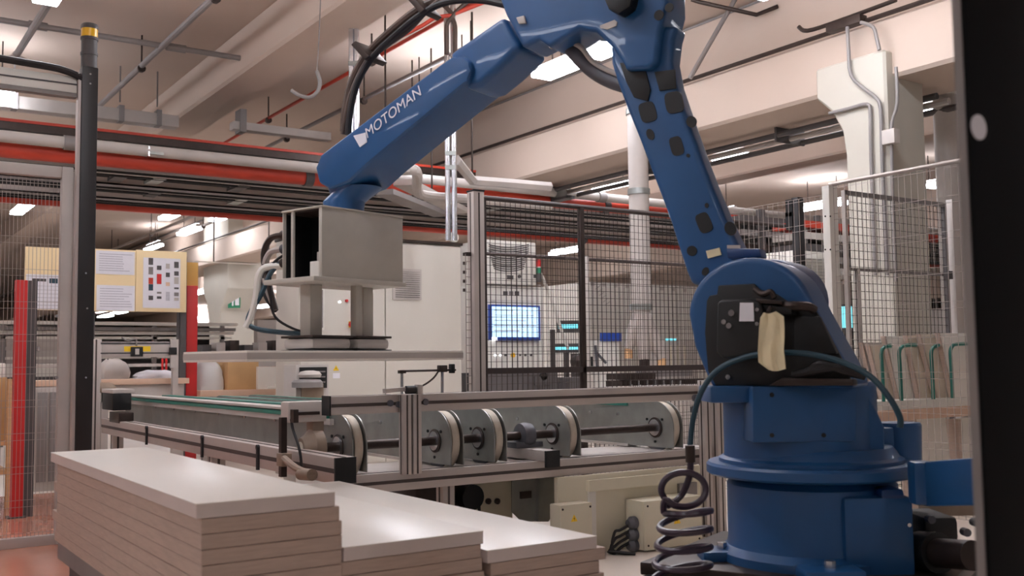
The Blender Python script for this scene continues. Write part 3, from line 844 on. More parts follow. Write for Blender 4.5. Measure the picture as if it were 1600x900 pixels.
# roller clamp on the post head
q = PY(640, 609, YC - .02)
MB().cyl(q - X * 0.02, q + X * 0.03, 0.02, 14).build('sensor_clamp', 'rubber', conv)
MB().ob(q + X * 0.05, X * 0.014, Y * 0.02, Z * 0.025).build('clamp_block', 'lgrey', conv, bevel=0.003)
MB().bar(PY(600, 611, YC), PY(632, 608, YC), 0.03, 0.02).build('clamp_rod', 'lgrey', conv)
# right hand legs
for k, px in enumerate((1108, 1128)):
    x = PY(px, 700, YC - 0.06).x
    cprof('leg', (x, YC - 0.03 - .0 * k, 0), (x, YC - 0.03, zt_u + 0.03), 0.055, 0.055, up=(0, 1, 0))
for px, py in ((1085, 622), (1082, 640)):
    q = PY(px, py, YC)
    MB().cyl(q, q - Y * 0.015, 0.022, 12).build('bolt_head', 'cast', conv)
x = PY(700, 700, YC + .05).x
cprof('leg', (x, YC + 0.08, 0), (x, YC + 0.08, zb_l), 0.07, 0.07, up=(0, 1, 0))
# deck behind the front beam
zf = zt_l - 0.01
B(xl + .1, xr, YC + hl, YC + hl + 0.5, zf - 0.03, zf).build('deck_plate', 'lgrey', conv)

# belts
SH_Z = PY(790, 682, YC + 0.22).z
YW = YC + 0.22
RW = 0.155
units = [(553, 4.3), (692, 3.6), (760, 3.6), (882, 0.98), (1043, 0.98)]
UX = []
for i, (px, ln) in enumerate(units):
    k = [505, 668, 735, 845, 1006][i]
    x = PY((px + k) / 2, 690, YW).x
    UX.append(x)
    wd = 0.075
    yb = YW + ln
    # side plates with a rounded front end
    def plate_poly(xx, r, zlow):
        pts = [(xx, yb, SH_Z + r), (xx, yb, zlow)]
        pts += [(xx, YW - r * 0.98, zlow)]
        for s in range(0, 9):
            a_ = math.pi - s * (math.pi / 2) / 8
            pts.append((xx, YW + math.cos(a_) * r, SH_Z + math.sin(a_) * r))
        return pts
    un = MB().prism(plate_poly(x, RW + 0.005, zt_l + 0.005), (0.006, 0, 0)).build('side_plate', 'galv', conv, bevel=0.0)
    MB().prism(plate_poly(x + wd, RW + 0.005, zt_l + 0.005), (0.006, 0, 0)).build('side_plate', 'galv', conv)
    # pulley with rounded cream band
    wh = MB().lathe([(0.03, 0.0), (RW - 0.035, 0.0), (RW - 0.012, 0.004), (RW - 0.012, wd - 0.012), (0.03, wd - 0.01)], (x + 0.008, YW + 0.008, SH_Z), X, 40).build('pulley', 'cast', conv)
    MB().lathe([(RW - 0.02, 0.012), (RW - 0.002, 0.014), (RW, 0.02), (RW, wd - 0.026), (RW - 0.002, wd - 0.018), (RW - 0.02, wd - 0.016)], (x + 0.008, YW + 0.008, SH_Z), X, 48).build('band', 'tyre', wh)
    MB().lathe([(0.062, -0.006), (0.062, -0.001)], (x, YW, SH_Z), X, 28).build('flange', 'dsteel', wh)
    MB().lathe([(0.05, -0.012), (0.05, -0.001)], (x, YW, SH_Z), X, 28).build('bearing', 'steel', wh)
    for a_ in (0.6, 2.5, 4.7):
        c = V((x - 0.003, YW + math.cos(a_) * 0.085, SH_Z + math.sin(a_) * 0.085))
        MB().cyl(c, c - X * 0.006, 0.008, 8).build('bolt', 'black', un)
    # belt: a flat green loop over the unit
    MB().box(x + 0.012, x + wd - 0.004, YW + (0.55 if i else 0.35), yb, SH_Z + RW - 0.004, SH_Z + RW + 0.008).build('belt', 'green', conv)
    B(x - 0.01, x + wd + 0.012, YW + 0.25, yb, zt_l - 0.005, zt_l + 0.01).build('foot_rail', 'lgrey', conv)
    nb = 7 if i == 0 else 3
    for j in range(nb):
        c = V((x, YW + 0.35 + j * (0.5 if i == 0 else 0.28), SH_Z + (0.1 if i == 0 else 0.07)))
        MB().cyl(c, c - X * 0.008, 0.011, 8).build('bolt', 'steel', un)
# first unit: cream rails on top, outer green band
x = UX[0]
B(x - 0.02, x + 0.09, YW + 0.3, YW + 4.3, SH_Z + RW + 0.008, SH_Z + RW + 0.02).build('wear_strip', 'lgrey', conv)
B(x - 0.03, x - 0.004, YW + 0.1, YW + 4.3, SH_Z + RW - 0.02, SH_Z + RW + 0.0).build('belt_edge', 'green', conv)
B(x - 0.024, x - 0.002, YW + 0.05, YW + 4.3, SH_Z + RW - 0.05, SH_Z + RW - 0.021).build('edge_trim', 'lgrey', conv)
# more belts between, seen as stripes at the far left
for k, dx in enumerate((0.3,)):
    B(x + dx, x + dx + 0.08, YW + 0.9, YW + 4.3, SH_Z + RW - 0.01, SH_Z + RW + 0.008).build('belt', 'green', conv)
    B(x + dx - 0.02, x + dx + 0.1, YW + 0.9, YW + 4.3, SH_Z + RW - 0.1, SH_Z + RW - 0.011).build('belt_bed', 'lgrey', conv)
B(UX[4] - 0.012, UX[4] - 0.001, YW + 0.25, YW + 0.62, SH_Z + RW - 0.03, SH_Z + RW - 0.012).build('belt_edge', 'green', conv)
# drive shaft
MB().cyl((UX[0] - 0.16, YW, SH_Z), (UX[4] + 0.02, YW, SH_Z), 0.024, 18).build('drive_shaft', 'dsteel', conv)
# pillow block on a stub beam
q = PY(820, 682, YW); xq = q.x
MB().lathe([(0.03, -0.04), (0.066, -0.034), (0.072, 0), (0.066, 0.034), (0.03, 0.04)], (xq, YW, SH_Z), X, 24).build('pillow_block', 'cast', conv)
MB().ob((xq, YW, SH_Z - 0.05), X * 0.09, Y * 0.05, Z * 0.016).build('block_foot', 'cast', conv, bevel=0.006)
zs = SH_Z - 0.066
stub = MB().box(xq - 0.06, xq + 0.03, YC - 0.05, YW + 0.3, zt_l + .001, zs).build('stub_beam', 'alu', conv, bevel=0.003)
MB().box(xq - 0.06, xq + 0.03, YC - 0.066, YC - 0.05, zt_l - .03, zs).build('end_cap', 'black', stub)
# left side rail on the near side (A direction) with cap
XS = 1.86
a = PX(533, 716, XS + 0.02)
zrt = a.z
ys0 = PX(522, 735, XS).y
zrb = PX(522, 757, XS).z
hr = zrt - zrb
rail = cprof('side_rail', (XS + 0.05, ys0, (zrt + zrb) / 2), (XS + 0.05, 8.6, (zrt + zrb) / 2), 0.1, hr)
MB().box(XS, XS + 0.1, ys0 - 0.012, ys0, zrb, zrt).build('end_cap', 'black', rail)
for px, py in ((230, 672), (317, 690), (404, 706)):
    q = PX(px, py, XS - 0.002)
    MB().ob((XS - 0.006, q.y, (zrt + zrb) / 2 - 0.01), X * 0.006, Y * 0.012, Z * (hr / 2)).build('cable_clip', 'rubber', rail)
    MB().cyl((XS - 0.014, q.y, zrt - 0.01), (XS + 0.0, q.y, zrt - 0.01), 0.014, 8).build('clip_head', 'rubber', rail)
cprof('leg', (XS + 0.05, 5.9, 0), (XS + 0.05, 5.9, zrb), 0.08, 0.08, up=(0, 1, 0))
cprof('leg', (XS + 0.05, 8.3, 0), (XS + 0.05, 8.3, zrb), 0.08, 0.08, up=(0, 1, 0))
# end bearing on the side rail
q = PX(497, 690, XS - 0.0)
MB().lathe([(0.022, 0), (0.052, 0.0), (0.06, 0.012), (0.072, 0.03), (0.092, 0.05), (0.092, 0.1), (0.04, 0.11)], (UX[0] - 0.2, YW, SH_Z), X, 24).build('end_bearing', 'tan', conv)
MB().lathe([(0.018, -0.006), (0.034, -0.006), (0.034, 0.004)], (UX[0] - 0.2, YW, SH_Z), X, 20).build('bearing_ring', 'tyre', conv)
MB().ob((UX[0] - 0.13, YW, SH_Z - 0.08), X * 0.05, Y * 0.11, Z * 0.02).build('bearing_foot', 'cast', conv, bevel=0.005)
xb_ = UX[0] - 0.12
B(xb_ - 0.03, xb_ + 0.03, YW - 0.03, YW + 0.05, SH_Z + 0.05, SH_Z + 0.19).build('bracket_arm', 'tan', conv, bevel=0.006)
B(xb_ - 0.16, xb_ + 0.04, YW - 0.04, YW + 0.06, SH_Z + 0.13, SH_Z + 0.23).build('bracket_head', 'lgrey', conv, bevel=0.01)
B(xb_ - 0.15, xb_ + 0.0, YW - 0.046, YW - 0.041, SH_Z + 0.165, SH_Z + 0.18).build('bracket_slot', 'dsteel', conv)
# rod with sensor and cable in front
q = PX(442, 690, XS - 0.06)
MB().box(q.x - 0.014, q.x + 0.014, q.y - 0.016, q.y + 0.016, PX(442, 745, q.x).z, PX(442, 652, q.x).z).build('sensor_rod', 'dsteel', conv)
e = PX(488, 742, q.x - 0.02)
MB().tube([PX(444, 716, q.x - .02), PX(462, 731, q.x - .02), e], 0.016, 8, 3).build('sensor_tube', 'tan', conv)
MB().cyl(PX(470, 741, q.x - .02), e, 0.026, 12).build('sensor_barrel', 'tan', conv)
MB().ob(PX(444, 718, q.x), X * 0.025, Y * 0.035, Z * 0.03).build('rod_clamp', 'tan', conv, bevel=0.005)
MB().tube([PX(455, 655, q.x), PX(458, 672, q.x), PX(466, 695, q.x), PX(470, 715, q.x), PX(473, 750, q.x)], 0.007, 6, 4).build('sensor_cable', 'rubber', conv)
MB().ob(PX(460, 650, q.x), X * 0.012, Y * 0.02, Z * 0.03).build('sensor_head', 'dsteel', conv)
# drives at the far left end
q = PX(168, 628, XS)
MB().box(XS - 0.02, XS + 0.12, q.y - 0.25, q.y + 0.1, q.z - 0.06, q.z + 0.07).build('drive_housing', 'black', conv, bevel=0.01)
MB().box(XS - 0.02, XS + 0.14, q.y - 0.25, q.y + 0.12, q.z + 0.07, q.z + 0.1).build('drive_lid', 'lgrey', conv, bevel=0.004)
q = PX(180, 650, XS)
MB().box(XS - 0.01, XS + 0.1, q.y - 0.15, q.y + 0.15, q.z - 0.05, q.z + 0.03).build('drive_motor', 'dsteel', conv, bevel=0.008)
MB().cyl(PX(156, 612, XS + .1), PX(157, 600, XS + .1), 0.03, 12).build('knob', 'tan', conv)
yl = PX(148, 600, XS + .02).y
cprof('post', (XS + 0.02, yl, 0), (XS + 0.02, yl, PX(148, 530, XS).z), 0.07, 0.07, up=(0, 1, 0))

# photocell stand on the conveyor between post and cabinet
ys = 5.75
t = thing('photocell_stand', 'pair of slim rods with a photocell and cross bar by the cabinet foot', 'sensor', PY(650, 612, ys))
for px, py in ((628, 582), (691, 575)):
    a_, b_ = PY(px, 655, ys), PY(px, py, ys)
    MB().cyl(a_, b_, 0.01, 8).build('rod', 'steel', t)
MB().cyl(PY(625, 580, ys), PY(712, 578, ys), 0.007, 8).build('cross_bar', 'dsteel', t)
MB().ob(PY(628, 581, ys), X * 0.022, Y * 0.015, Z * 0.01).build('bar_clamp', 'dsteel', t)
MB().ob(PY(691, 576, ys), X * 0.028, Y * 0.02, Z * 0.022).build('photocell', 'dsteel', t, bevel=0.004)
MB().ob(PY(706, 576, ys), X * 0.014, Y * 0.02, Z * 0.03).build('reflector', 'black', t, bevel=0.006)
MB().cyl(PY(686, 553, ys), PY(691, 553, ys), 0.008, 8).build('tip', 'dsteel', t)
MB().tube([PY(685, 580, ys), PY(678, 590, ys), PY(665, 600, ys), PY(652, 606, ys)], 0.006, 6, 4).build('cable', 'dsteel', t)

# ---- cream machine enclosure under the conveyor
YM = YC - 0.04
xm0 = PY(872, 800, YM).x; xm1 = PY(1096, 800, YM).x
ztm = PY(900, 752, YM).z
t = thing('lower_machine', 'cream sheet metal machine base under the conveyor right of the boards', 'machine', (xm0 + 0.6, YM + .2, 0))
B(xm0, xm1, YM, YM + 0.035, 0, zb_l - 0.002).build('body', 'cream', t, bevel=0.006)
xs = PY(920, 800, YM - 0.01).x
B(xs, xs + 0.05, YM - 0.012, YM, 0, PY(920, 752, YM).z).build('seam_strip', 'white', t)
B(PY(915, 745, YM).x, PY(1052, 740, YM).x, YM - 0.03, YM, ztm - 0.06, ztm + 0.0).build('upper_lip', 'cream', t)
q = PY(1072, 765, YM)
B(q.x - 0.07, q.x + 0.07, YM - 0.02, YM, q.z - 0.03, q.z + 0.04).build('vent_plate', 'grey', t)

def warn(par, c, s, out):
    """flat yellow warning triangle with a dark flash"""
    c = V(c)
    tri = [c - X * s, c + X * s, c + Z * s * 1.7]
    MB().prism([p + out * 0.001 for p in tri], out * 0.001).build('warning_sign', 'signyellow', par)
    b_ = [c + Z * s * 1.15 + X * s * .08, c + Z * s * 0.6 - X * s * .22, c + Z * s * .62 + X * s * .1, c + Z * s * 0.12 - X * 0.0, c + Z * s * 0.82 + X * s * 0.2, c + Z * s * .75 - X * s * .02]
    MB().prism([p + out * 0.0022 for p in b_], out * 0.0006).build('flash_mark', 'black', par)
def jbox(p00, p11, dep, lab, wx=0.5):
    a_, b_ = PY(p00[0], p00[1], YM - dep), PY(p11[0], p11[1], YM - dep)
    t = thing('junction_box', lab, 'box', ((a_.x + b_.x) / 2, YM - dep / 2, b_.z))
    b_.z = max(b_.z, 0.01)
    B(a_.x, b_.x, YM - dep + 0.012, YM, b_.z, a_.z).build('box_body', 'cream', t, bevel=0.008)
    B(a_.x, b_.x, YM - dep, YM - dep + 0.012, b_.z, a_.z).build('lid', 'cream', t, bevel=0.006)
    for i in (0.06, 0.94):
        for j in (0.1, 0.9):
            c = V((a_.x + (b_.x - a_.x) * i, YM - dep, b_.z + (a_.z - b_.z) * j))
            MB().cyl(c, c - Y * 0.003, 0.006, 8).build('screw', 'dsteel', t)
    return t, a_, b_
t, a_, b_ = jbox((876, 790), (926, 850), 0.1, 'small cream junction box with a warning triangle beside the board pile')
warn(t, PY(897, 815, YM - 0.1), 0.022, -Y)
B((a_.x + b_.x) / 2 - .05, (a_.x + b_.x) / 2 + .03, YM - .102, YM - .1, b_.z + 0.03, b_.z + 0.045).build('label_strip', 'signyellow', t)
t, a_, b_ = jbox((1006, 784), (1099, 884), 0.16, 'larger cream junction box with three round plugs behind the spiral hose')
warn(t, PY(1058, 818, YM - 0.16), 0.026, -Y)
for py in (815, 833, 850):
    q = PX(985, py, a_.x)
    c = V((a_.x, YM - 0.085, q.z))
    MB().lathe([(0.03, 0.0), (0.036, -0.004), (0.036, -0.03), (0.028, -0.04), (0.02, -0.055)], c, X, 20).build('plug', 'cast', t)
for k in range(4):
    c = V((a_.x - 0.05, YM - 0.085, PX(985, 818 + k * 9, a_.x).z))
    MB().tube([c, c - X * 0.06 - Z * 0.02, c - X * 0.1 - Z * (0.03 + .005 * k), V((c.x - 0.11 - .01 * k, c.y, 0.02)), V((c.x - 0.04, c.y - .1, 0.01))], 0.008, 6, 4).build('plug_cable', 'rubber', t)
# grey bent plate and dark machine part left of it
ya = YC + 0.2
p = [PY(800, 750, ya), PY(880, 744, ya), PY(879, 778, ya), PY(857, 815, ya), PY(815, 815, ya), PY(800, 800, ya)]
t = thing('guard_plate', 'folded galvanised guard plate under the conveyor beam', 'plate', p[3])
MB().prism(p, (0, 0.006, 0)).build('sheet', 'galv', t)
MB().prism([PY(843, 748, ya - .03), PY(850, 748, ya - .03), PY(848, 815, ya - .03), PY(841, 815, ya - .03)], (0, 0.03, 0)).build('fold', 'galv', t)
B(PY(812, 770, ya).x, PY(829, 776, ya).x, ya - .01, ya, PY(815, 779, ya).z, PY(815, 768, ya).z).build('slot', 'dsteel', t)
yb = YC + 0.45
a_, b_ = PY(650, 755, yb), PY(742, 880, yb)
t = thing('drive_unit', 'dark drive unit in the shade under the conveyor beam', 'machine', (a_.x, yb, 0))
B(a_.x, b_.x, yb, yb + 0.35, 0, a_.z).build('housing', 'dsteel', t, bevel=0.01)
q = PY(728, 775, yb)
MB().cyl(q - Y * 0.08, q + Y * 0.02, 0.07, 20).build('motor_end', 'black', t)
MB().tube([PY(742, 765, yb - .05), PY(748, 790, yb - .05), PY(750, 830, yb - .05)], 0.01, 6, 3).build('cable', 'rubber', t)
a_, b_ = PY(742, 752, yb - .05), PY(802, 880, yb - .05)
t = thing('connector_panel', 'cream panel with two round connectors under the conveyor beam', 'panel', (a_.x, yb, 0))
B(a_.x, b_.x, yb - .05, yb + 0.2, 0, a_.z).build('body', 'cream', t, bevel=0.006)
for px in (762, 776):
    q = PY(px, 783, yb - .05)
    MB().lathe([(0.017, 0.0), (0.017, 0.014), (0.009, 0.02)], q, -Y, 14).build('connector', 'dsteel', t)

# ================================================================== ROBOT
O_ = PD(1266, 738, 3.3)                       # on the turning axis, ring height
DH = (RH * (-1.603) + FH * 1.06).normalized()  # the way the arm points
NL = (RH * (-1.06) + FH * (-1.603)).normalized()  # sideways, towards the camera
def RP(px, py, n=0.0):
    return on(px, py, O_ + NL * n, NL)
def flat(mb, pts, n, dep):
    """an outline in the arm's own plane at side offset n, going back by dep"""
    return mb.prism([RP(a, b, n) for a, b in pts], NL * -dep)
def arcpts(cx, cy, rx, ry, a0, a1, k):
    return [(cx + rx * math.cos(math.radians(a0 + (a1 - a0) * i / k)), cy - ry * math.sin(math.radians(a0 + (a1 - a0) * i / k))) for i in range(k + 1)]
robot = thing('robot_arm', 'blue six-axis industrial robot arm swinging a gripper over the conveyor', 'robot', (O_.x, O_.y, 0))
BL = 'blue'
def zpx(py, d=3.3): return PD(1266, py, d).z
r0 = 0.262
# floor plinth, base drum, ring
zb = zpx(884, 3.04)
MB().ob((O_.x, O_.y, zb / 2 - 0.03), DH * 0.42, NL * 0.38, Z * (zb / 2 - 0.03)).build('plinth', 'black', robot, bevel=0.01)
MB().ob((O_.x, O_.y, zb - 0.045), DH * 0.44, NL * 0.34, Z * 0.02).build('base_plate', 'dsteel', robot, bevel=0.006)
drum = MB().lathe([(r0 + 0.03, zb - 0.025), (r0 + .03, zb), (r0 + .004, zb + 0.02), (r0, zb + 0.04), (r0, zpx(770, 3.04)), (r0 - 0.02, zpx(758, 3.04))], (O_.x, O_.y, 0), Z, 64).build('base_drum', BL, robot, ang=28)
zr0, zr1 = zpx(758, 2.98), zpx(737, 2.98)
MB().lathe([(0.30, zr0 - 0.004), (0.318, zr0), (0.325, zr0 + 0.006), (0.325, zr1 - 0.008), (0.318, zr1), (0.27, zr1 + 0.002)], (O_.x, O_.y, 0), Z, 72).build('turning_ring', BL, robot, ang=28)
zc = zpx(708, 3.02)
MB().lathe([(0.285, zr1), (0.285, zr1 + 0.012), (0.27, zr1 + 0.02), (0.262, zr1 + 0.035), (0.25, zc)], (O_.x, O_.y, 0), Z, 64).build('turning_collar', BL, robot, ang=28)
# foot tabs
for px, py, dd, ww in ((1128, 856, 3.3, .07), (1297, 886, 2.98, .085)):
    q = PD(px, py, dd)
    tb = MB().ob(q - Z * 0.02, RH * ww, FH * 0.06, Z * 0.018).build('foot_tab', BL, robot, bevel=0.008)
    MB().cyl(q - Z * 0.002, q + Z * 0.018, 0.016, 6).build('bolt', 'steel', tb)
# rear connection box on the base
a_ = on(1315, 782, O_ - FH * 0.22, FH); b_ = on(1432, 905, O_ - FH * 0.22, FH)
def fbox(px0, py0, px1, py1, d0, dep, name, m, bev=0.008, par=robot):
    """box facing the camera's horizontal heading, its front at distance d0"""
    p, q = PD(px0, py0, d0), PD(px1, py1, d0)
    c = (p + q) / 2
    return MB().ob(c + FH * dep / 2, RH * ((q - p).dot(RH) / 2), FH * dep / 2, Z * (abs(p.z - q.z) / 2)).build(name, m, par, bevel=bev)
bx = fbox(1318, 778, 1432, 905, 3.02, 0.4, 'base_box', BL, 0.014)
fbox(1356, 764, 1408, 785, 3.08, 0.2, 'box_lug', BL, 0.02)
fbox(1376, 764, 1416, 784, 3.02, 0.1, 'box_lug', 'blue2', 0.02)
q = PD(1420, 820, 3.02)
MB().cyl(q, q - FH * 0.006, 0.006, 8).build('screw', 'steel', bx)
# turning column
oc = PD(1250, 700, 3.29)
zt_c = zpx(599, 3.06)
MB().lathe([(0.237, zc - 0.03), (0.237, zt_c - 0.012), (0.228, zt_c)], (oc.x, oc.y, 0), Z, 64).build('turning_column', BL, robot, ang=28)
fbox(1110, 604, 1190, 629, 3.1, 0.2, 'column_flange', BL, 0.008)
MB().prism([PD(a, b, 3.12) for a, b in [(1280, 720), (1280, 600), (1344, 598), (1354, 606), (1362, 625), (1372, 645), (1383, 668), (1383, 720)]], FH * 0.25).build('column_cheek', BL, robot, bevel=0.012, seg=3)
MB().prism([PD(a, b, 3.052) for a, b in [(1176, 604), (1338, 602), (1338, 690), (1176, 692)]], FH * 0.15).build('front_pad', BL, robot, bevel=0.006, seg=2)
MB().loft([MB.ring(PD(1402, 732, 3.38), Z, 0.075, 28), MB.ring(PD(1402, 664, 3.38), Z, 0.075, 28), MB.ring(PD(1402, 660, 3.38), Z, 0.07, 28)]).build('cable_drum', BL, robot, ang=30)
fbox(1376, 668, 1400, 730, 3.3, 0.1, 'column_cheek', BL, 0.01)
for px, py in ((1206, 617), (1206, 680), (1287, 680)):
    q = PD(px, py, 3.052)
    MB().cyl(q + FH * .01, q - FH * 0.002, 0.007, 8).build('bolt_hole', 'black', robot)
# right hand blue arm with end block
fbox(1428, 722, 1466, 790, 2.92, 0.06, 'outrigger_block', BL, 0.012)
a_, b_ = PD(1462, 755, 2.97), PD(1575, 750, 2.7)
MB().bar(a_, b_, 0.12, 0.125).build('outrigger_arm', BL, robot, bevel=0.012)
# dark motors low at the right
q0, q1 = PD(1440, 862, 3.1), PD(1520, 868, 2.9)
mo = MB().cyl(q0, q1, 0.042, 20).build('axis_motor', 'dsteel', robot)
MB().cyl(q0 - (q1 - q0) * .02, q0 + (q1 - q0) * 0.35, 0.06, 20).build('motor_collar', 'black', mo)
fbox(1444, 808, 1500, 850, 3.15, 0.2, 'motor_block', 'black', 0.02)
fbox(1452, 780, 1530, 806, 3.4, 0.1, 'bracket', 'tan', 0.006)
for px, py in ((1450, 810), (1505, 830), (1520, 815)):
    q = PD(px, py, 3.1)
    MB().cyl(q, q - FH * 0.03, 0.012, 10).build('fitting', 'cast', robot)

# shoulder housing: big round cover + sloped back
NC = 0.26
cov = arcpts(1172, 492, 97, 90, 180, 25, 22)
cov = [(1112, 606), (1098, 575), (1084, 540)] + cov + [(1276, 486), (1300, 530), (1318, 562), (1332, 592), (1336, 606)]
sh = flat(MB(), cov, NC, 0.17).build('shoulder_housing', BL, robot, bevel=0.03, seg=4, ang=50)
# back half of the shoulder seen behind
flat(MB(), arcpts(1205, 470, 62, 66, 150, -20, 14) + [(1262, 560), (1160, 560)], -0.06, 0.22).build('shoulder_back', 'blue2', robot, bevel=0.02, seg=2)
# dark motor recess
flat(MB(), [(1104, 470), (1108, 462), (1120, 460), (1122, 446), (1178, 443), (1186, 452), (1214, 460), (1238, 476), (1272, 482), (1284, 500), (1318, 566), (1330, 594), (1330, 603), (1118, 603), (1106, 580), (1101, 520)], NC + 0.012, 0.012).build('motor_plate', 'black', sh, bevel=0.004)
mot = flat(MB(), [(1120, 474), (1124, 468), (1170, 466), (1186, 472), (1192, 486), (1192, 545), (1184, 560), (1128, 560), (1118, 550)], NC + 0.09, 0.08).build('shoulder_motor', 'black', robot, bevel=0.012, seg=3)
flat(MB(), [(1156, 473), (1177, 473), (1178, 502), (1155, 502)], NC + 0.094, 0.004).build('name_plate', 'paper', mot)
for px, py, r in ((1144, 489, .010), (1132, 503, .008), (1140, 509, .009), (1184, 484, .006), (1184, 506, .006)):
    q = RP(px, py, NC + 0.09)
    MB().cyl(q, q + NL * 0.008, r, 8).build('bolt', 'steel', mot)
q = RP(1139, 589, NC + .012)
MB().cyl(q, q + NL * 0.01, 0.008, 8).build('bolt', 'steel', sh)
flat(MB(), [(1180, 466), (1222, 470), (1222, 476), (1182, 474)], NC + 0.08, 0.07).build('connector_bar', 'dsteel', mot, bevel=0.004)
flat(MB(), [(1188, 475), (1236, 480), (1238, 492), (1190, 490)], NC + 0.07, 0.06).build('connector', 'black', mot, bevel=0.008)
MB().tube([RP(1222, 478, NC + .05), RP(1240, 478, NC + .06), RP(1262, 479, NC + .04), RP(1272, 484, NC + .02)], 0.014, 8, 4).build('motor_cable', 'dsteel', mot)
MB().tube([RP(1180, 452, NC + .03), RP(1192, 460, NC + .05), RP(1204, 456, NC + .05), RP(1210, 466, NC + .05)], 0.009, 8, 4).build('motor_cable', 'dsteel', mot)
flat(MB(), [(1240, 494), (1280, 494), (1308, 553), (1240, 552)], NC + 0.03, 0.022).build('rear_cover', 'black', sh, bevel=0.006)
flat(MB(), [(1222, 590), (1332, 592), (1334, 603), (1200, 603)], NC + 0.05, 0.05).build('cable_tray', 'dsteel', robot, bevel=0.006)
for k in range(4):
    MB().tube([RP(1240 + 8 * k, 586, NC + .03), RP(1280, 578 - 3 * k, NC + .05), RP(1320, 574 + 2 * k, NC + .04), RP(1352, 582 + 2 * k, NC + .02)], 0.012, 8, 4).build('rear_cable', 'rubber', robot)

# lower arm
NA = 0.10
la = [(1094, 445), (1086, 425), (1076, 395), (1062, 350), (1046, 306), (1030, 265), (1014, 222), (1001, 190), (989, 160), (978, 130), (968, 98), (966, 40), (1072, 40),
      (1066, 60), (1062, 95), (1069, 132), (1080, 165), (1094, 205), (1108, 245), (1126, 292), (1146, 340), (1166, 382), (1184, 410), (1190, 450)]
low = flat(MB(), [(a_ - 14, b_) for a_, b_ in la], NA, 0.09).build('lower_arm', BL, robot, bevel=0.022, seg=4, ang=45)
def oval(px, py, rx, ry, tilt=0, n=NA, m='black', par=low, sq=False, name='dark_disc'):
    pts = []
    for i in range(20):
        a = 2 * math.pi * i / 20
        e = 0.55 if sq else 1.0
        x = rx * math.copysign(abs(math.cos(a)) ** e, math.cos(a)); y = ry * math.copysign(abs(math.sin(a)) ** e, math.sin(a))
        ct, st_ = math.cos(math.radians(tilt)), math.sin(math.radians(tilt))
        pts.append((px + x * ct - y * st_, py + x * st_ + y * ct))
    return flat(MB(), pts, n + 0.002, 0.006).build(name, m, par)  # each pocket's inner dark put on as a flat black oval
for (px, py, rx, ry, tl, sq) in ((1012, 175, 13, 16, -15, 1), (1053, 160, 14, 17, -10, 1), (1080, 190, 8, 9, 0, 0), (1016, 210, 6, 9, -20, 0), (1057, 228, 10, 15, -15, 1), (1075, 243, 3, 3, 0, 0),
                              (1100, 348, 11, 16, -22, 1), (1104, 321, 3, 4, 0, 0), (1141, 357, 9, 11, -20, 0), (1081, 392, 8, 8, 0, 0), (1102, 424, 5, 7, 30, 0)):
    oval(px, py, rx, ry, tl, sq=bool(sq))
flat(MB(), [(1103, 392), (1124, 387), (1127, 398), (1106, 404)], NA + 0.004, 0.006).build('type_label', 'cloth', low)
flat(MB(), [(1136, 383), (1156, 383), (1156, 388), (1136, 388)], NA + 0.004, 0.006).build('type_label', 'lgrey', low)
flat(MB(), [(1134, 388), (1186, 388), (1190, 402), (1136, 404)], NA + 0.03, 0.06).build('stop_block', 'blue2', low, bevel=0.008)
flat(MB(), [(968, 98), (1005, 96), (1016, 140), (1012, 158), (990, 152), (978, 128)], NA + 0.006, 0.008).build('dark_cover', 'black', low, bevel=0.003)
flat(MB(), [(1022, 112), (1054, 108), (1056, 138), (1030, 142)], NA + 0.006, 0.008).build('dark_cover', 'black', low, bevel=0.003)

# elbow casting
NE = 0.13
el = [(776, -40), (778, -4), (790, 28), (803, 52), (816, 71), (842, 66), (858, 70), (904, 50), (930, 54), (956, 70), (975, 92), (1010, 100), (1046, 98), (1060, 88), (1065, 52), (1075, 14), (1074, -40), (1000, -75), (850, -75)]
elb = flat(MB(), [(a_ - (34 if a_ > 1005 else 0), b_ + (10 if b_ > 80 else 4 if b_ > 66 else -4)) for a_, b_ in el], NE, 0.17).build('elbow_casting', BL, robot, bevel=0.028, seg=4, ang=45)
flat(MB(), [(935, -20), (990, -20), (984, 10), (966, 22), (950, 14)], NE + 0.05, 0.06).build('elbow_motor', 'black', elb, bevel=0.01)
flat(MB(), [(937, 40), (960, 31), (964, 34), (963, 40), (949, 46), (938, 44)], NE + 0.004, 0.006).build('maker_plate', 'lgrey', elb)
flat(MB(), [(806, 27), (818, 24), (821, 36), (810, 37)], NE + 0.01, 0.012).build('lug', 'lgrey', elb, bevel=0.003)
for px, py, r in ((1030, 24, 0.018), (1046, 12, .016)):
    q = RP(px, py, NE)
    MB().cyl(q, q + NL * 0.004, r, 14).build('dark_disc', 'black', elb)  # flat black disc for a dark elbow knob
MB().prism([RP(858, 74, .1), RP(906, 53, .1), RP(914, 60, -.1), RP(866, 82, -.1)], Z * 0.012).build('under_plate', 'steel', elb)
# forearm: tube, then covered housing
flat(MB(), [(700, 84), (786, 24), (800, 50), (814, 74), (775, 112), (748, 134), (728, 140)], 0.10, 0.2).build('forearm_tube', BL, robot, bevel=0.03, seg=4, ang=45)
fa = [(491, 262), (500, 241), (560, 196), (610, 158), (690, 98), (706, 87), (722, 87), (733, 95), (737, 110), (730, 128), (640, 202), (575, 256), (545, 284), (515, 296), (497, 286)]
fore = flat(MB(), fa, 0.125, 0.25).build('forearm_housing', BL, robot, bevel=0.022, seg=3, ang=30)
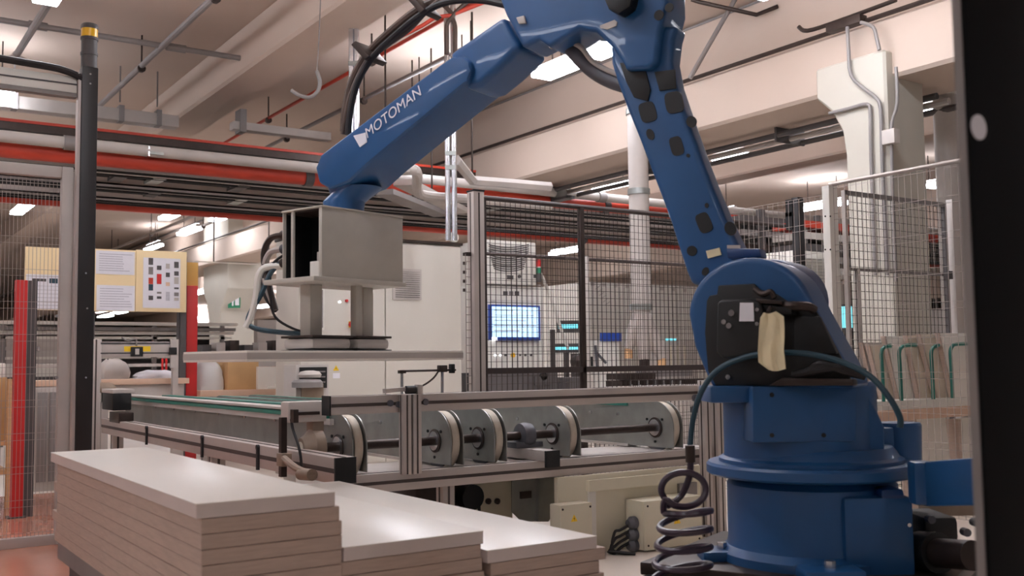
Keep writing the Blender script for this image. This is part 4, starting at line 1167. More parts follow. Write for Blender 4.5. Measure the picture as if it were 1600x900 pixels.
# lettering along the housing
ta, tb = RP(573, 217, 0.128), RP(657, 149, 0.128)
tu = (RP(563, 205, 0.128) - ta)
xd = (tb - ta).normalized()
up = NL.cross(xd).normalized()
if up.z < 0: up = -up
tx = text('lettering_source', 'MOTOMAN', ta, xd, up, 0.066, 'paper', robot)
bpy.context.view_layer.update()
sc_ = (tb - ta).length / max(tx.dimensions.x, 1e-3)
tx.data.size *= sc_ * 1.0
tx.data.shear = 0.15
bpy.context.view_layer.update()
me_ = bpy.data.meshes.new_from_object(tx.evaluated_get(bpy.context.evaluated_depsgraph_get()))
to_ = bpy.data.objects.new('maker_lettering', me_)
C.objects.link(to_)
to_.parent = robot
to_.matrix_parent_inverse = tx.matrix_parent_inverse.copy()
to_.matrix_basis = tx.matrix_basis.copy()
bpy.data.objects.remove(tx)
flat(MB(), [(552, 212), (571, 207), (573, 222), (562, 230)], 0.128, 0.004).build('emblem', 'paper', robot)
# wrist
wr = RP(566, 292, 0.0)
MB().loft([MB.ring(RP(548, 262, 0.0), RP(570, 310, 0) - RP(548, 262, 0.0), 0.12, 28), MB.ring(RP(558, 285, 0.0), RP(570, 310, 0) - RP(548, 262, 0.0), 0.125, 28), MB.ring(RP(564, 300, 0), RP(570, 310, 0) - RP(548, 262, 0.0), 0.1, 28)]).build('wrist_housing', 'blue2', robot, bevel=0.01)

# ------------------------------------------------------------------ gripper
a1 = math.radians(38.8)
UA = (RH * math.sin(a1) + FH * math.cos(a1)).normalized()      # along the box's long face
UB = (RH * -math.cos(a1) + FH * math.sin(a1)).normalized()
G0 = PD(503, 320, 4.1)
gh = G0.z - PD(503, 432, 4.1).z
gl, gw = 0.46, 0.25
gz0, gz1 = G0.z - gh, G0.z
gc = V((G0.x, G0.y, 0)) + UA * gl / 2 + UB * gw / 2
wt = V((gc.x, gc.y, gz1))
MB().loft([MB.ring(RP(562, 294, 0), Z, 0.095, 24), MB.ring(wt + Z * 0.05, Z, 0.09, 24), MB.ring(wt + Z * 0.012, Z, 0.085, 24)]).build('wrist', BL, robot)
MB().cyl(wt, wt + Z * 0.02, 0.08, 24).build('tool_flange', 'steel', robot)
grip = thing('vacuum_gripper', 'grey aluminium box gripper with suction pads under the robot wrist', 'gripper', (gc.x, gc.y, gz0))
def gb(u0, u1, v0, v1, z0, z1, name, m, par=grip, bev=0.003):
    c = V((G0.x, G0.y, (z0 + z1) / 2)) + UA * (u0 + u1) / 2 + UB * (v0 + v1) / 2
    return MB().ob(c, UA * (u1 - u0) / 2, UB * (v1 - v0) / 2, Z * (z1 - z0) / 2).build(name, m, par, bevel=bev)
GM = mat('gripper_sheet', (192, 186, 176), 0.5, 0.1, var=0.08, scale=6)
M['gsheet'] = GM
gb(0, gl, 0, 0.006, gz0, gz1 - .008, 'side_panel', 'gsheet')
gb(0, gl, gw - 0.006, gw, gz0, gz1 - .008, 'side_panel', 'gsheet')
gb(-0.004, gl, -0.004, gw + .004, gz1 - 0.008, gz1, 'top_panel', 'gsheet')
gb(gl - 0.006, gl, 0.006, gw - .006, gz0, gz1 - .008, 'end_panel', 'gsheet')
gb(-0.0, 0.012, 0.006, 0.02, gz0, gz1 - .008, 'frame_lip', 'gsheet')
gb(-0.0, 0.012, gw * .72, gw * .78, gz0, gz1 - .008, 'frame_lip', 'gsheet')
gb(0.15, 0.16, 0.008, gw - .008, gz0, gz1 - .01, 'inner_wall', 'black')  # black colour stands for the shade inside the open box
gb(0.014, 0.15, gw - .012, gw - .007, gz0, gz1 - .01, 'inner_shade', 'black')  # lining added, coloured dark as the shade of the box interior
gb(0.014, 0.15, 0.012, gw - .012, gz1 - .016, gz1 - .0085, 'inner_shade', 'dsteel')
gb(0.03, 0.14, 0.03, 0.11, gz0 + 0.0, gz0 + 0.07, 'valve_block', 'white')
gb(0.05, 0.12, 0.03, 0.09, gz0 + 0.07, gz0 + 0.11, 'valve_block', 'lgrey')
gb(-0.05, gl + 0.01, -0.01, gw + 0.06, gz0 - 0.02, gz0, 'bottom_plate', 'gsheet')
for k in range(3):
    s0 = V((G0.x, G0.y, gz0 + 0.08 + 0.06 * k)) + UB * (gw + 0.0) + UA * 0.06
    MB().cyl(s0, s0 + UB * 0.07, 0.022, 12).build('hose_fitting', ('dsteel', 'cast', 'dsteel')[k], grip)
    MB().tube([s0 + UB * .06, s0 + UB * 0.16 - Z * 0.01, s0 + UB * 0.2 - Z * 0.1, s0 + UB * 0.12 - Z * (0.2 + .06 * k)], 0.014, 8, 5).build('air_hose', ('rubber', 'lgrey', 'dsteel')[k], grip)
zpt, zpb = PD(530, 527, 4.35).z, PD(530, 549, 4.35).z
for u, v, s in ((0.05, 0.13, 0.032), (0.24, 0.06, 0.018), (0.34, 0.12, 0.028)):
    gb(u, u + 2 * s, v, v + 2 * s, zpt, gz0 - 0.02, 'column', 'gsheet')
gb(-0.03, 0.19, 0.02, 0.22, zpt - 0.006, zpt + 0.004, 'pad_plate', 'dsteel')
gb(0.21, 0.41, 0.02, 0.22, zpt - 0.006, zpt + 0.004, 'pad_plate', 'dsteel')
for (u0, u1) in ((-0.03, 0.19), (0.21, 0.41)):
    pad = gb(u0 + .006, u1 - .006, 0.026, 0.214, zpb + 0.006, zpt - 0.006, 'suction_pad', 'lgrey', bev=0.02)
    gb(u0, u1, 0.02, 0.22, zpb, zpb + 0.006, 'pad_lip', 'rubber', par=pad)
# the held board
bt = zpb - 0.0005
th = 0.04
L0, L1 = -0.42, 0.76
c = V((G0.x, G0.y, bt - th / 2)) + UA * (L0 + L1) / 2 + UB * 0.12
hb = thing('white_board', 'white board hanging level from the gripper suction pads', 'board', c - Z * th / 2)
MB().ob(c, UA * (L1 - L0) / 2, UB * 0.2, Z * th / 2).build('panel_core', 'board', hb, bevel=0.002)
MB().ob(c + Z * 0, UA * ((L1 - L0) / 2 + .0008), UB * 0.2008, Z * 0.012).build('edge_band', 'lgrey', hb)

# hoses of the robot
def rt(pts, r, name, m, n=10):
    MB().tube(pts, r, n, 6).build(name, m, robot)
hb_ = [(538, 205), (541, 170), (552, 125), (575, 85), (608, 52), (650, 18), (690, -2), (740, -6), (785, 2)]
rt([RP(a, b, 0.0) for a, b in hb_], 0.02, 'hose_bundle', 'brownhose')
rt([RP(a + 6, b + 6, 0.05) for a, b in hb_], 0.014, 'hose_bundle', 'rubber')
rt([RP(a, b, 0.02) for a, b in ((536, 210), (548, 150), (572, 98), (600, 74), (640, 45), (668, 16), (705, -8), (760, -12))], 0.012, 'hose_bundle', 'brownhose')
for px, py in ((577, 84), (663, 12)):
    q = RP(px, py, 0.02)
    MB().ob(q, (RP(px + 10, py - 9, .02) - q) * 0.35, NL * 0.06, (RP(px + 9, py + 10, .02) - q) * 1.2).build('hose_clamp', 'dsteel', robot, bevel=0.004)
rt([RP(a, b, 0.02) for a, b in ((866, 62), (890, 74), (908, 94), (930, 113), (958, 128), (995, 138))], 0.028, 'elbow_hose', 'cast', 14)
rt([RP(a, b, 0.04) for a, b in ((868, 58), (905, 72), (925, 95), (950, 110), (985, 122))], 0.010, 'elbow_hose', 'lgrey')
rt([RP(a, b, NC + 0.10) for a, b in ((1078, 700), (1083, 655), (1096, 612), (1122, 578), (1165, 558), (1215, 551), (1270, 554), (1322, 568), (1362, 590), (1390, 622), (1406, 652), (1406, 668))], 0.0085, 'air_line', 'teal')
# coil hose
q0 = PD(1078, 700, 2.95)
cx = PD(1070, 780, 2.95)
coil = []
zt, zbm = PD(1070, 735, 2.95).z, PD(1070, 905, 2.95).z
coil += [PD(1078, 705, 2.95), PD(1079, 730, 2.95), PD(1075, 752, 2.95), PD(1064, 775, 2.97), PD(1044, 790, 2.95)]
# first upright loop
for i in range(0, 13):
    a = math.radians(215 - i * 30)
    coil.append(PD(1068 + 35 * math.cos(a), 765 - 27 * math.sin(a), 2.95 - 0.004 * i))
turns = 4.2
for i in range(int(turns * 14)):
    f = i / (turns * 14)
    a = math.pi * 1.1 + 2 * math.pi * turns * f
    c = PD(1072 - 8 * f, 792 + 118 * f, 2.95)
    r_ = 0.07 + 0.012 * f
    coil.append(c + RH * math.cos(a) * r_ + FH * math.sin(a) * r_ + Z * 0.012 * math.cos(a))
MB().tube(coil, 0.0095, 8, 3).build('spiral_hose', 'purple', robot)
MB().cyl(PD(1079, 722, 2.95), PD(1078, 696, 2.95), 0.014, 12).build('hose_nut', 'dsteel', robot)
# rag on the motor
rag = [(1186, 498), (1192, 490), (1205, 488), (1224, 496), (1226, 520), (1223, 545), (1228, 576), (1202, 579), (1199, 571), (1184, 566), (1184, 530)]
n0 = NC + 0.15
mb = MB()
grid = []
rows_ = [(488, 1193, 1212), (496, 1188, 1224), (512, 1186, 1225), (530, 1185, 1225), (548, 1184, 1224), (566, 1185, 1226), (578, 1201, 1227)]
for ri, (py, xa_, xb_) in enumerate(rows_):
    for k in range(7):
        f = k / 6
        grid.append(RP(xa_ + (xb_ - xa_) * f, py + 2 * math.sin(f * 4), n0 + 0.004 * math.sin(k * 1.9 + ri * 0.6)))
nn_ = len(grid)
vs = grid + [p - NL * 0.006 for p in grid]
fs = []
R_n = len(rows_)
for i in range(R_n - 1):
    for k in range(6):
        a = i * 7 + k
        fs += [(a, a + 1, a + 8, a + 7), (nn_ + a + 7, nn_ + a + 8, nn_ + a + 1, nn_ + a)]
per = [k for k in range(7)] + [i * 7 + 6 for i in range(1, R_n)] + [(R_n - 1) * 7 + k for k in range(5, -1, -1)] + [i * 7 for i in range(R_n - 2, 0, -1)]
for i in range(len(per)):
    a, b = per[i], per[(i + 1) % len(per)]
    fs.append((a, b, nn_ + b, nn_ + a))
tag(MB().add(vs, fs).build('cloth_tag', 'cloth'), 'cream cloth strip hanging from the black shoulder motor of the robot', 'cloth')
MB().tube([RP(1200, 489, n0 - 0.003), RP(1202, 483, n0 - .03), RP(1204, 480, NC + .06)], 0.006, 6, 3).build('tie', 'dsteel', mot)

# ================================================================== BACKGROUND
# --- large control cabinet
YK = 9.05
xk0, xk1 = PY(468, 500, YK).x, PY(722, 500, YK).x
zk = PY(660, 380, YK).z
t = thing('control_cabinet', 'large white two-door control cabinet behind the gripper', 'cabinet', ((xk0 + xk1) / 2, YK + .3, 0))
B(xk0, xk1, YK + 0.02, YK + 0.6, 0, zk).build('body', 'cabinet', t, bevel=0.006)
B(xk0 - 0.01, xk1 + 0.01, YK - 0.01, YK + 0.62, zk, zk + 0.025).build('roof_plate', 'dsteel', t)
xd_ = PY(602, 500, YK).x
dl = B(xk0 + 0.01, xd_ - 0.006, YK, YK + 0.02, 0.1, zk - 0.02).build('door', 'cabinet', t, bevel=0.004)
dr = B(xd_ + 0.006, xk1 - 0.012, YK, YK + 0.02, 0.1, zk - 0.02).build('door', 'cabinet', t, bevel=0.004)
def onk(px0, py0, px1, py1, dep, name, m, par, bev=0.0, y=None):
    y = YK if y is None else y
    a_, b_ = PY(px0, py0, y), PY(px1, py1, y)
    return B(a_.x, b_.x, y - dep, y, min(a_.z, b_.z), max(a_.z, b_.z)).build(name, m, par, bevel=bev)
gr = onk(613, 419, 658, 469, 0.012, 'vent_grille', 'lgrey', dr)
for k in range(13):
    py = 424 + k * 3.3
    onk(617, py, 655, py + 1.9, 0.016, 'slat', 'black', dr)
q = PY(526, 485, YK)
onk(470, 447, 506, 516, 0.01, 'window_frame', 'white', dl, 0.002)
onk(472, 452, 504, 512, 0.012, 'window_pane', 'grey', dl)
for px, py, m, r in ((530, 472, 'ledw', .011), (541, 470, 'red', .014), (552, 469, 'dgrey', .014), (573, 466, 'dgrey', .018)):
    q = PY(px, py, YK)
    MB().cyl(q, q - Y * 0.02, r, 12).build('button', m, dl)
q = PY(547, 507, YK)
MB().ob(q - Y * .01 + X * .02, X * 0.035, Y * 0.012, Z * 0.03).build('switch_plate', 'signyellow', dl, bevel=0.004)
MB().cyl(q - Y * 0.02, q - Y * 0.05, 0.026, 14).build('main_switch', 'red', dl)
onk(521, 577, 528, 579, 0.002, 'label', 'signyellow', dl)
warn(dl, PY(525, 579, YK - .002), 0.03, -Y)
onk(520, 583, 531, 591, 0.003, 'label', 'paper', dl)
for k in range(5): onk(723, 395 + k * 14, 727, 400 + k * 14, 0.02, 'hinge', 'dsteel', t)
q = PY(709, 371, YK + .1)
rg = MB()
pts = [q + X * 0.045 * math.cos(a * math.pi / 8) + Z * 0.045 * math.sin(a * math.pi / 8) for a in range(17)]
rg.tube(pts, 0.014, 8).build('lifting_eye', 'white', t)
# small dark printer hatch left below
t = thing('label_printer', 'small machine with a dark opening left of the cabinet foot', 'machine', PY(490, 610, 8.3))
a_, b_ = PY(464, 570, 8.3), PY(515, 625, 8.3)
B(a_.x, b_.x, 8.32, 8.6, 0, a_.z).build('body', 'lgrey', t, bevel=0.005)
a2, b2 = PY(469, 574, 8.3), PY(511, 606, 8.3)
B(a2.x, b2.x, 8.3, 8.32, b2.z, a2.z).build('dark_opening', 'black', t)
for k in range(3):
    zz = b2.z + (a2.z - b2.z) * (0.25 + .25 * k)
    B(a2.x + .02, b2.x - .02, 8.29, 8.3, zz, zz + .012).build('bar', 'grey', t)

# --- screen machine
YS = 10.2
a_, b_ = PY(756, 377, YS), PY(850, 600, YS)
t = thing('operator_machine', 'white machine cabinet with a lit screen and round-vent air conditioner behind mesh', 'machine', ((a_.x + b_.x) / 2, YS + .4, 0))
zt_ = PY(756, 445, YS).z
B(a_.x - .1, b_.x, YS, YS + 0.8, 0, zt_).build('body', 'white', t, bevel=0.008)
cu = B(PY(752, 400, YS).x, PY(833, 400, YS).x, YS - 0.06, YS + 0.5, zt_ + 0.01, PY(790, 376, YS - .06).z).build('cooling_unit', 'white', t, bevel=0.015)
for k in range(12):
    py = 384 + k * 3.4
    w_ = 31 - max(0, k - 3) * 1.0
    pts = [PY(795 + w_ * s, py + 4.5 * (1 - s * s) - 2, YS - 0.065) for s in (-1, -.6, -.2, .2, .6, 1)]
    MB().tube(pts, 0.0062, 5, 2).build('vent_slot', 'dgrey', cu)
q = PY(811, 432, YS - .06); MB().cyl(q, q - Y * .012, 0.022, 14).build('knob', 'dgrey', cu)
onk(792, 430, 802, 437, 0.005, 'small_label', 'dgrey', cu, y=YS - .06)
onk(756, 443, 846, 445, 0.006, 'door_seam', 'lgrey', t, y=YS)
onk(756, 469, 846, 471, 0.006, 'door_seam', 'lgrey', t, y=YS)
for k in range(3): onk(786 + 9 * k, 455, 793 + 9 * k, 462, 0.005, 'name_badge', ('dgrey', 'grey', 'dgrey')[k], t, y=YS)
fr = onk(762, 476, 841, 532, 0.05, 'screen_frame', 'bluebox', t, 0.005, y=YS)
onk(765, 479, 838, 527, 0.053, 'display', 'screen', fr, y=YS)
for k in range(5): onk(768, 484 + k * 8, 768 + (30, 62, 50, 66, 40)[k], 486 + k * 8, 0.0545, 'screen_line', 'print', fr, y=YS)
onk(765, 527, 773, 532, 0.055, 'screen_tab', 'ledw', fr, y=YS)
for px, m, r in ((773, 'ledw', .012), (781, 'ledw', .012), (789, 'dgrey', .012), (801, 'yellow', .028), (812, 'dgrey', .01), (820, 'dgrey', .013), (829, 'dgrey', .013)):
    q = PY(px, 555, YS); MB().cyl(q, q - Y * 0.02, r, 12).build('button', m, t)
# stack light and hose
t = thing('stack_light', 'red and green stack light on the corner of the screen machine', 'lamp', PY(842, 440, YS - .1))
q = PY(841, 440, YS - .1)
for a, b, m in ((440, 427, 'dgrey'), (427, 419, 'signgreen'), (419, 417, 'white'), (417, 406, 'red')):
    MB().cyl(PY(842, a, YS - .1), PY(842, b, YS - .1), 0.03, 14).build({'red': 'red_lens', 'signgreen': 'green_lens'}.get(m, 'socket'), m, t)
MB().ob(PY(836, 432, YS - .05), X * 0.03, Y * 0.02, Z * 0.02).build('arm', 'dgrey', t)
o = MB().tube([PY(840, 426, YS + .1), PY(846, 430, YS + .2), PY(858, 460, YS + .3), PY(872, 500, YS + .3), PY(882, 530, YS + .3), PY(888, 545, YS + .3)], 0.022, 8, 4).build('cable', 'white')
tag(o, 'white cable hanging down right of the screen machine', 'cable')
# dark machine feet in front of it
YD = 8.9
def silo(px0, py0, px1, py1, y, dep, name, m, label, cat, extra=None):
    a_, b_ = PY(px0, py0, y), PY(px1, py1, y)
    t = thing(name, label, cat, ((a_.x + b_.x) / 2, y + dep / 2, 0))
    B(a_.x, b_.x, y, y + dep, 0, a_.z).build('body', m, t, bevel=0.006)
    return t
t = silo(758, 583, 872, 640, YD, 0.5, 'machine_table', 'dgrey', 'dark low machine table in front of the screen machine', 'machine')
p = [PY(836, 588, YD - .02), PY(871, 589, YD - .02), PY(862, 600, YD - .02), PY(836, 602, YD - .02)]
MB().prism(p, (0, 0.3, 0)).build('sloped_nose', 'dgrey', t)
q = PY(850, 588, YD - .02); MB().cyl(q, q + Y * .1, 0.045, 12).build('knob', 'black', t)
t = silo(890, 590, 918, 640, YD, 0.3, 'machine_block', 'dgrey', 'small dark block beside the fence post behind the conveyor', 'machine')
q = PY(908, 582, YD + .1); MB().cyl(q, q + Z * 0.07, 0.012, 8, 0.003).build('red_tip', 'red', t)
# spindle unit
q = PY(905, 565, 10)
t = thing('spindle_head', 'dark spindle head behind the fence post', 'tool', q)
MB().lathe([(0.02, -.1), (0.08, -0.08), (0.09, 0.04), (0.05, 0.08), (0.02, 0.12)], q, -Y, 16).build('spindle', 'dsteel', t)
B(q.x + .02, q.x + .16, q.y + .08, q.y + .2, 0, q.z + .1).build('column', 'dgrey', t)
MB().ob(q + X * 0.1, X * 0.05, Y * 0.08, Z * 0.06).build('holder', 'black', t)
MB().cyl(q + X * .28 - Z * .1, q + X * 0.26 + Z * 0.2, 0.018, 8).build('arm', 'cast', t)
MB().cyl(q + X * .26 + Z * .12, q + X * 0.42 - Z * 0.02, 0.018, 8).build('arm', 'cast', t)
# distant cyan screens
for k, (a, b, c_, d_, lab) in enumerate(((872, 503, 903, 517, 'far cyan lit screen right of the white cable'), (866, 539, 903, 549, 'far cyan lit panel low right of the white cable'), (1308, 479, 1332, 512, 'cyan lit screen behind the robot shoulder'))):
    yy = 16 if k < 2 else 9.5
    p0, p1 = PD(a, b, yy), PD(c_, d_, yy)
    t = thing('far_screen', lab, 'screen', (p0 + p1) / 2)
    MB().ob((p0 + p1) / 2 + FH * 0.03, RH * ((p1 - p0).dot(RH) / 2 + .02), FH * 0.025, Z * ((p0.z - p1.z) / 2 + .02)).build('case', 'dgrey', t)
    m_ = (p0 + p1) / 2 + FH * .05
    m_.x -= .3 if k == 0 else 0
    MB().box(m_.x - .03, m_.x + .03, m_.y - .03, m_.y + .03, 0, p1.z + .02).build('stand', 'dgrey', t)
    MB().ob((p0 + p1) / 2, RH * ((p1 - p0).dot(RH) / 2), FH * 0.004, Z * ((p0.z - p1.z) * (0.5 if k == 2 else .22))).build('display', 'screen2', t)

# --- white enclosure with the blue-topped box
YE = 14.5
a_, b_ = PY(916, 440, YE), PY(1105, 620, YE)
t = thing('machine_enclosure', 'long white machine enclosure behind the branching duct', 'machine', ((a_.x + b_.x) / 2, YE + 1, 0))
B(a_.x, b_.x, YE, YE + 2, 0, a_.z).build('body', 'white', t, bevel=0.01)
for k in range(4):
    x = a_.x + (b_.x - a_.x) * (k + 0.02) / 4
    B(x, x + (b_.x - a_.x) / 4 - 0.05, YE - 0.03, YE, 0.9, a_.z - 0.1).build('panel', 'white', t, bevel=0.006)
for k in range(6):
    q = PY(930 + 3 * k, 452 + 5 * k, YE - .03); q2 = PY(938 + 3 * k, 446 + 5 * k, YE - .03)
    MB().bar(q, q2, 0.004, 0.02, up=(0, 1, 0)).build('stripe_mark', 'grey', t)
for k in range(9):
    q = PY(926 + 18 * k, 444 + k * 1.2, YE - .03)
    MB().ob(q, X * 0.04, Y * 0.006, Z * 0.03).build('slot', 'lgrey', t)
t = silo(938, 532, 969, 640, 11.2, 0.5, 'filter_box', 'white', 'white box with a blue lid left of the branching duct', 'box')
onk(937, 520, 970, 533, 0.02, 'lid', 'bluebox', t, 0.004, y=11.2)
t = silo(1040, 531, 1092, 640, 11.6, 0.5, 'machine_module', 'lgrey', 'pale machine module right of the branching duct', 'machine')
onk(1040, 529, 1056, 532, 0.01, 'blue_light', 'screen2', t, y=11.6)
for k in range(3): onk(1046 + 11 * k, 540, 1049 + 11 * k, 575, 0.02, 'drilled_strip', 'cream', t, y=11.6)
# roller bar in front
YR2 = 9.2
t = thing('roller_bar', 'dark bar with a row of bright bolts under the branching duct', 'machine', PY(1040, 600, YR2))
B(PY(972, 590, YR2).x, PY(1100, 590, YR2).x, YR2, YR2 + 0.3, PY(1000, 606, YR2).z, PY(1000, 594, YR2).z).build('bar', 'dsteel', t)
B(PY(973, 590, YR2).x, PY(1020, 590, YR2).x, YR2 - .05, YR2 + 0.3, PY(1000, 593, YR2).z, PY(1000, 583, YR2).z).build('cover', 'dsteel', t)
B(PY(1020, 590, YR2).x, PY(1100, 590, YR2).x, YR2 + .2, YR2 + 0.3, PY(1000, 590, YR2).z, PY(1000, 580, YR2).z).build('back_rail', 'grey', t)
for k in range(7):
    q = PY(985 + 13 * k, 598, YR2)
    MB().cyl(q - Z * .035, q + Z * 0.03, 0.012, 8).build('bolt', 'steel', t)
    MB().cyl(q - Z * .035 - Y * .01, q - Z * 0.02 - Y * .01, 0.02, 8).build('washer', 'steel', t)
for px in (985, 1090): B(PY(px, 590, YR2).x, PY(px, 590, YR2).x + .06, YR2 + .05, YR2 + .2, 0, PY(1000, 604, YR2).z).build('leg', 'dgrey', t)
B(PY(935, 590, YR2 - .4).x, PY(1100, 590, YR2 - .4).x, YR2 - .4, YR2 - .3, 0.0, PY(900, 606, YR2 - .4).z).build('lower_panel', 'lgrey', t)

# --- white electrical cabinet right of the shoulder
p0 = PD(1250, 396, 9.0); p1 = PD(1306, 620, 9.0)
YX = p0.y
a_, b_ = PY(1240, 330, YX), PY(1308, 620, YX)
t = thing('electrical_cabinet', 'tall white electrical cabinet with vents behind the robot shoulder', 'cabinet', ((a_.x + b_.x) / 2, YX + .3, 0))
B(a_.x, b_.x, YX, YX + 0.5, 0, PY(1260, 392, YX).z).build('body', 'white', t, bevel=0.006)
for k in range(9): onk(1257, 404 + 5 * k, 1288, 406 + 5 * k, 0.012, 'vent_slot', 'dgrey', t, y=YX)
onk(1264, 450, 1276, 456, 0.004, 'badge', 'dgrey', t, y=YX)
onk(1256, 461, 1306, 463, 0.004, 'door_seam', 'grey', t, y=YX)
onk(1273, 470, 1276, 478, 0.012, 'handle', 'black', t, y=YX)
t = thing('machine_shelving', 'dark machine shelving right of the lower arm, behind the black tower', 'machine', PD(1190, 400, 13))
p0 = PD(1170, 330, 13)
for k in range(4):
    q = PD(1160, 345 + 22 * k, 13)
    B(q.x - 0.2, q.x + 2.6, q.y - .2, q.y + 0.5, q.z - 0.04, q.z + 0.04).build('shelf', ('dgrey', 'grey', 'dsteel', 'lgrey')[k], t)
for k in range(3):
    B(p0.x + k * 1.1, p0.x + k * 1.1 + 0.08, p0.y - .2, p0.y - .12, 0, p0.z).build('upright', 'dgrey', t)
B(p0.x - .2, p0.x + 2.6, p0.y + .5, p0.y + .55, 0, PD(1190, 430, 13).z).build('back_panel', 'lgrey', t)
t = thing('machine_shelf', 'red and grey machine shelving behind the white corner post', 'machine', PD(1320, 400, 12))
for k in range(5):
    q = PD(1258, 348 + 18 * k, 12)
    B(q.x, q.x + 1.2, q.y, q.y + 0.5, q.z - 0.05, q.z + 0.03).build('shelf', ('redpipe', 'lgrey', 'dgrey', 'grey', 'lgrey')[k], t)
q = PD(1258, 348, 12)
for k in range(3): B(q.x + .55 * k, q.x + .55 * k + .06, q.y + .02, q.y + .08, 0, q.z).build('upright', 'grey', t)

# --- tables of leaning boards behind the right hand fence
YT2 = YR - 0.24
zt_ = PY(1400, 626, YT2).z
a_ = PY(1366, 626, YT2); b_ = PY(1530, 626, YT2)
t = thing('board_table', 'pale wooden-edged table under the leaning boards at the right', 'table', ((a_.x + b_.x) / 2, YT2 + .3, 0))
B(a_.x, b_.x + 0.8, YT2, YT2 + 0.3, zt_ - 0.11, zt_).build('top', 'white', t, bevel=0.004)
B(a_.x, b_.x + 0.8, YT2 - 0.012, YT2, zt_ - 0.13, zt_ - 0.06).build('edge', 'pink_wood', t)
for xx in (a_.x + 0.05, b_.x + 0.6):
    for yy in (YT2 + 0.02, YT2 + 0.22):
        B(xx, xx + 0.06, yy, yy + 0.06, 0, zt_ - 0.11).build('leg', 'lgrey', t)
def lean(px0, px1, pyt, m, label, y0, tilt, th=0.03, cat='board'):
    a_ = PY(px0, 622, y0); b_ = PY(px1, 622, y0); h = PY(px0, pyt, y0).z - zt_
    t = thing('leaning_board', label, cat, ((a_.x + b_.x) / 2, y0, zt_), 'boards leaning on the table')
    dx = tilt
    MB().prism([(a_.x, y0, zt_), (b_.x, y0, zt_), (b_.x - dx, y0 + 0.05, zt_ + h), (a_.x - dx, y0 + 0.05, zt_ + h)], (0, th, 0)).build('panel', m, t, bevel=0.003)
    MB().prism([(a_.x - 0.004, y0, zt_), (a_.x + 0.012, y0, zt_), (a_.x + 0.012 - dx, y0 + 0.05, zt_ + h), (a_.x - 0.004 - dx, y0 + 0.05, zt_ + h)], (0, th + 0.004, 0)).build('side_edge', 'board_core', t)
yb_ = YT2 + 0.02
lean(1368, 1402, 535, 'lgrey', 'narrow light grey board leaning first behind the robot column', yb_ + .2, 0.05)  # panel in light grey paint
lean(1380, 1402, 538, 'beige', 'beige board leaning second, with a green hoop before it', yb_ + .155, 0.06)
lean(1405, 1436, 525, 'board', 'white board leaning behind the double green hoop', yb_ + .12, 0.06)
lean(1437, 1462, 524, 'beige', 'tan board leaning in the middle of the row', yb_ + .08, 0.04)  # panel in the beige colour
lean(1464, 1486, 522, 'beige', 'beige tilted board leaning beside the wide white one', yb_ + .04, 0.09)
lean(1490, 1532, 520, 'board', 'wide white board leaning last in the row by the black post', yb_ + .0, 0.06)
def hoop(px0, px1, pyt, label):
    y0 = yb_ - 0.06
    P_ = [PY(px0 + 2, 612, y0), PY(px0, 570, y0), PY(px0 - 1, pyt + 12, y0), PY(px0 + 2, pyt + 3, y0), PY(px0 + 9, pyt, y0), PY(px1, pyt - 1, y0), PY(px1, pyt, y0 + 0.25)]
    P_.insert(0, V((P_[0].x, y0, zt_)))
    tag(MB().tube(P_, 0.0125, 8, 4).build('tube_hoop', 'tealtube'), label, 'hoop', 'green tube hoops')
hoop(1378, 1392, 541, 'slim green hoop before the beige second board')
hoop(1406, 1430, 540, 'green tube hoop before the white board in the middle')
hoop(1456, 1466, 540, 'dark green hoop between the tan and tilted boards')
hoop(1486, 1520, 538, 'large green hoop before the wide white last board')
for k, (px0, px1) in enumerate(((1430, 1490), (1499, 1540))):
    yy = YT2 + 0.12
    a_, b_ = PY(px0, 655, yy), PY(px1, 720, yy)
    t = thing('lower_board', ('white panel standing below the table of leaning boards', 'white panel below the table beside the black post')[k], 'board', ((a_.x + b_.x) / 2, yy, 0))
    MB().prism([(a_.x, yy, 0), (b_.x, yy, 0), (b_.x, yy + 0.05, a_.z), (a_.x, yy + 0.05, a_.z)], (0, 0.03, 0)).build('panel', 'board', t)
    B(a_.x - .03, a_.x, yy - .01, yy + .1, 0, a_.z).build('edge_stop', 'board_core', t)

# --- workstation with notice boards and red posts
def redpost(px0, px1, pyt, y, side, label, pyb=None):
    a_, b_ = PY(px0, 600, y), PY(px1, 600, y)
    t = thing('red_post', label, 'post', ((a_.x + b_.x) / 2, y, 0))
    B(a_.x, b_.x, y, y + 0.06, 0, PY(px0, pyt, y).z).build('face', 'red', t, bevel=0.006)
    if side > 0: B(b_.x, b_.x + 0.07, y + 0.03, y + 0.12, 0, PY(px0, pyt, y).z).build('flange', 'dgrey', t)
    else: B(a_.x - 0.07, a_.x, y + 0.03, y + 0.12, 0, PY(px0, pyt, y).z).build('flange', 'dgrey', t)
    B(a_.x - 0.02, b_.x + 0.02, y - 0.02, y + 0.1, 0, 0.012).build('foot_plate', 'dgrey', t)
YW1 = PZ(28, 810, 0).y
redpost(21, 40, 437, YW1, 1, 'red steel post seen through the mesh gate at the left edge')
YW2 = 10.5
redpost(291, 308, 446, YW2, -1, 'red steel post right of the notice boards')
a_, b_ = PY(290, 410, YW2 + .08), PY(308, 447, YW2 + .08)
tag(B(a_.x, b_.x, YW2 + .05, YW2 + .1, b_.z, a_.z).build('ochre_board', 'ochre'), 'ochre board piece on top of the right red post', 'board')
YN = YW2 - 0.12
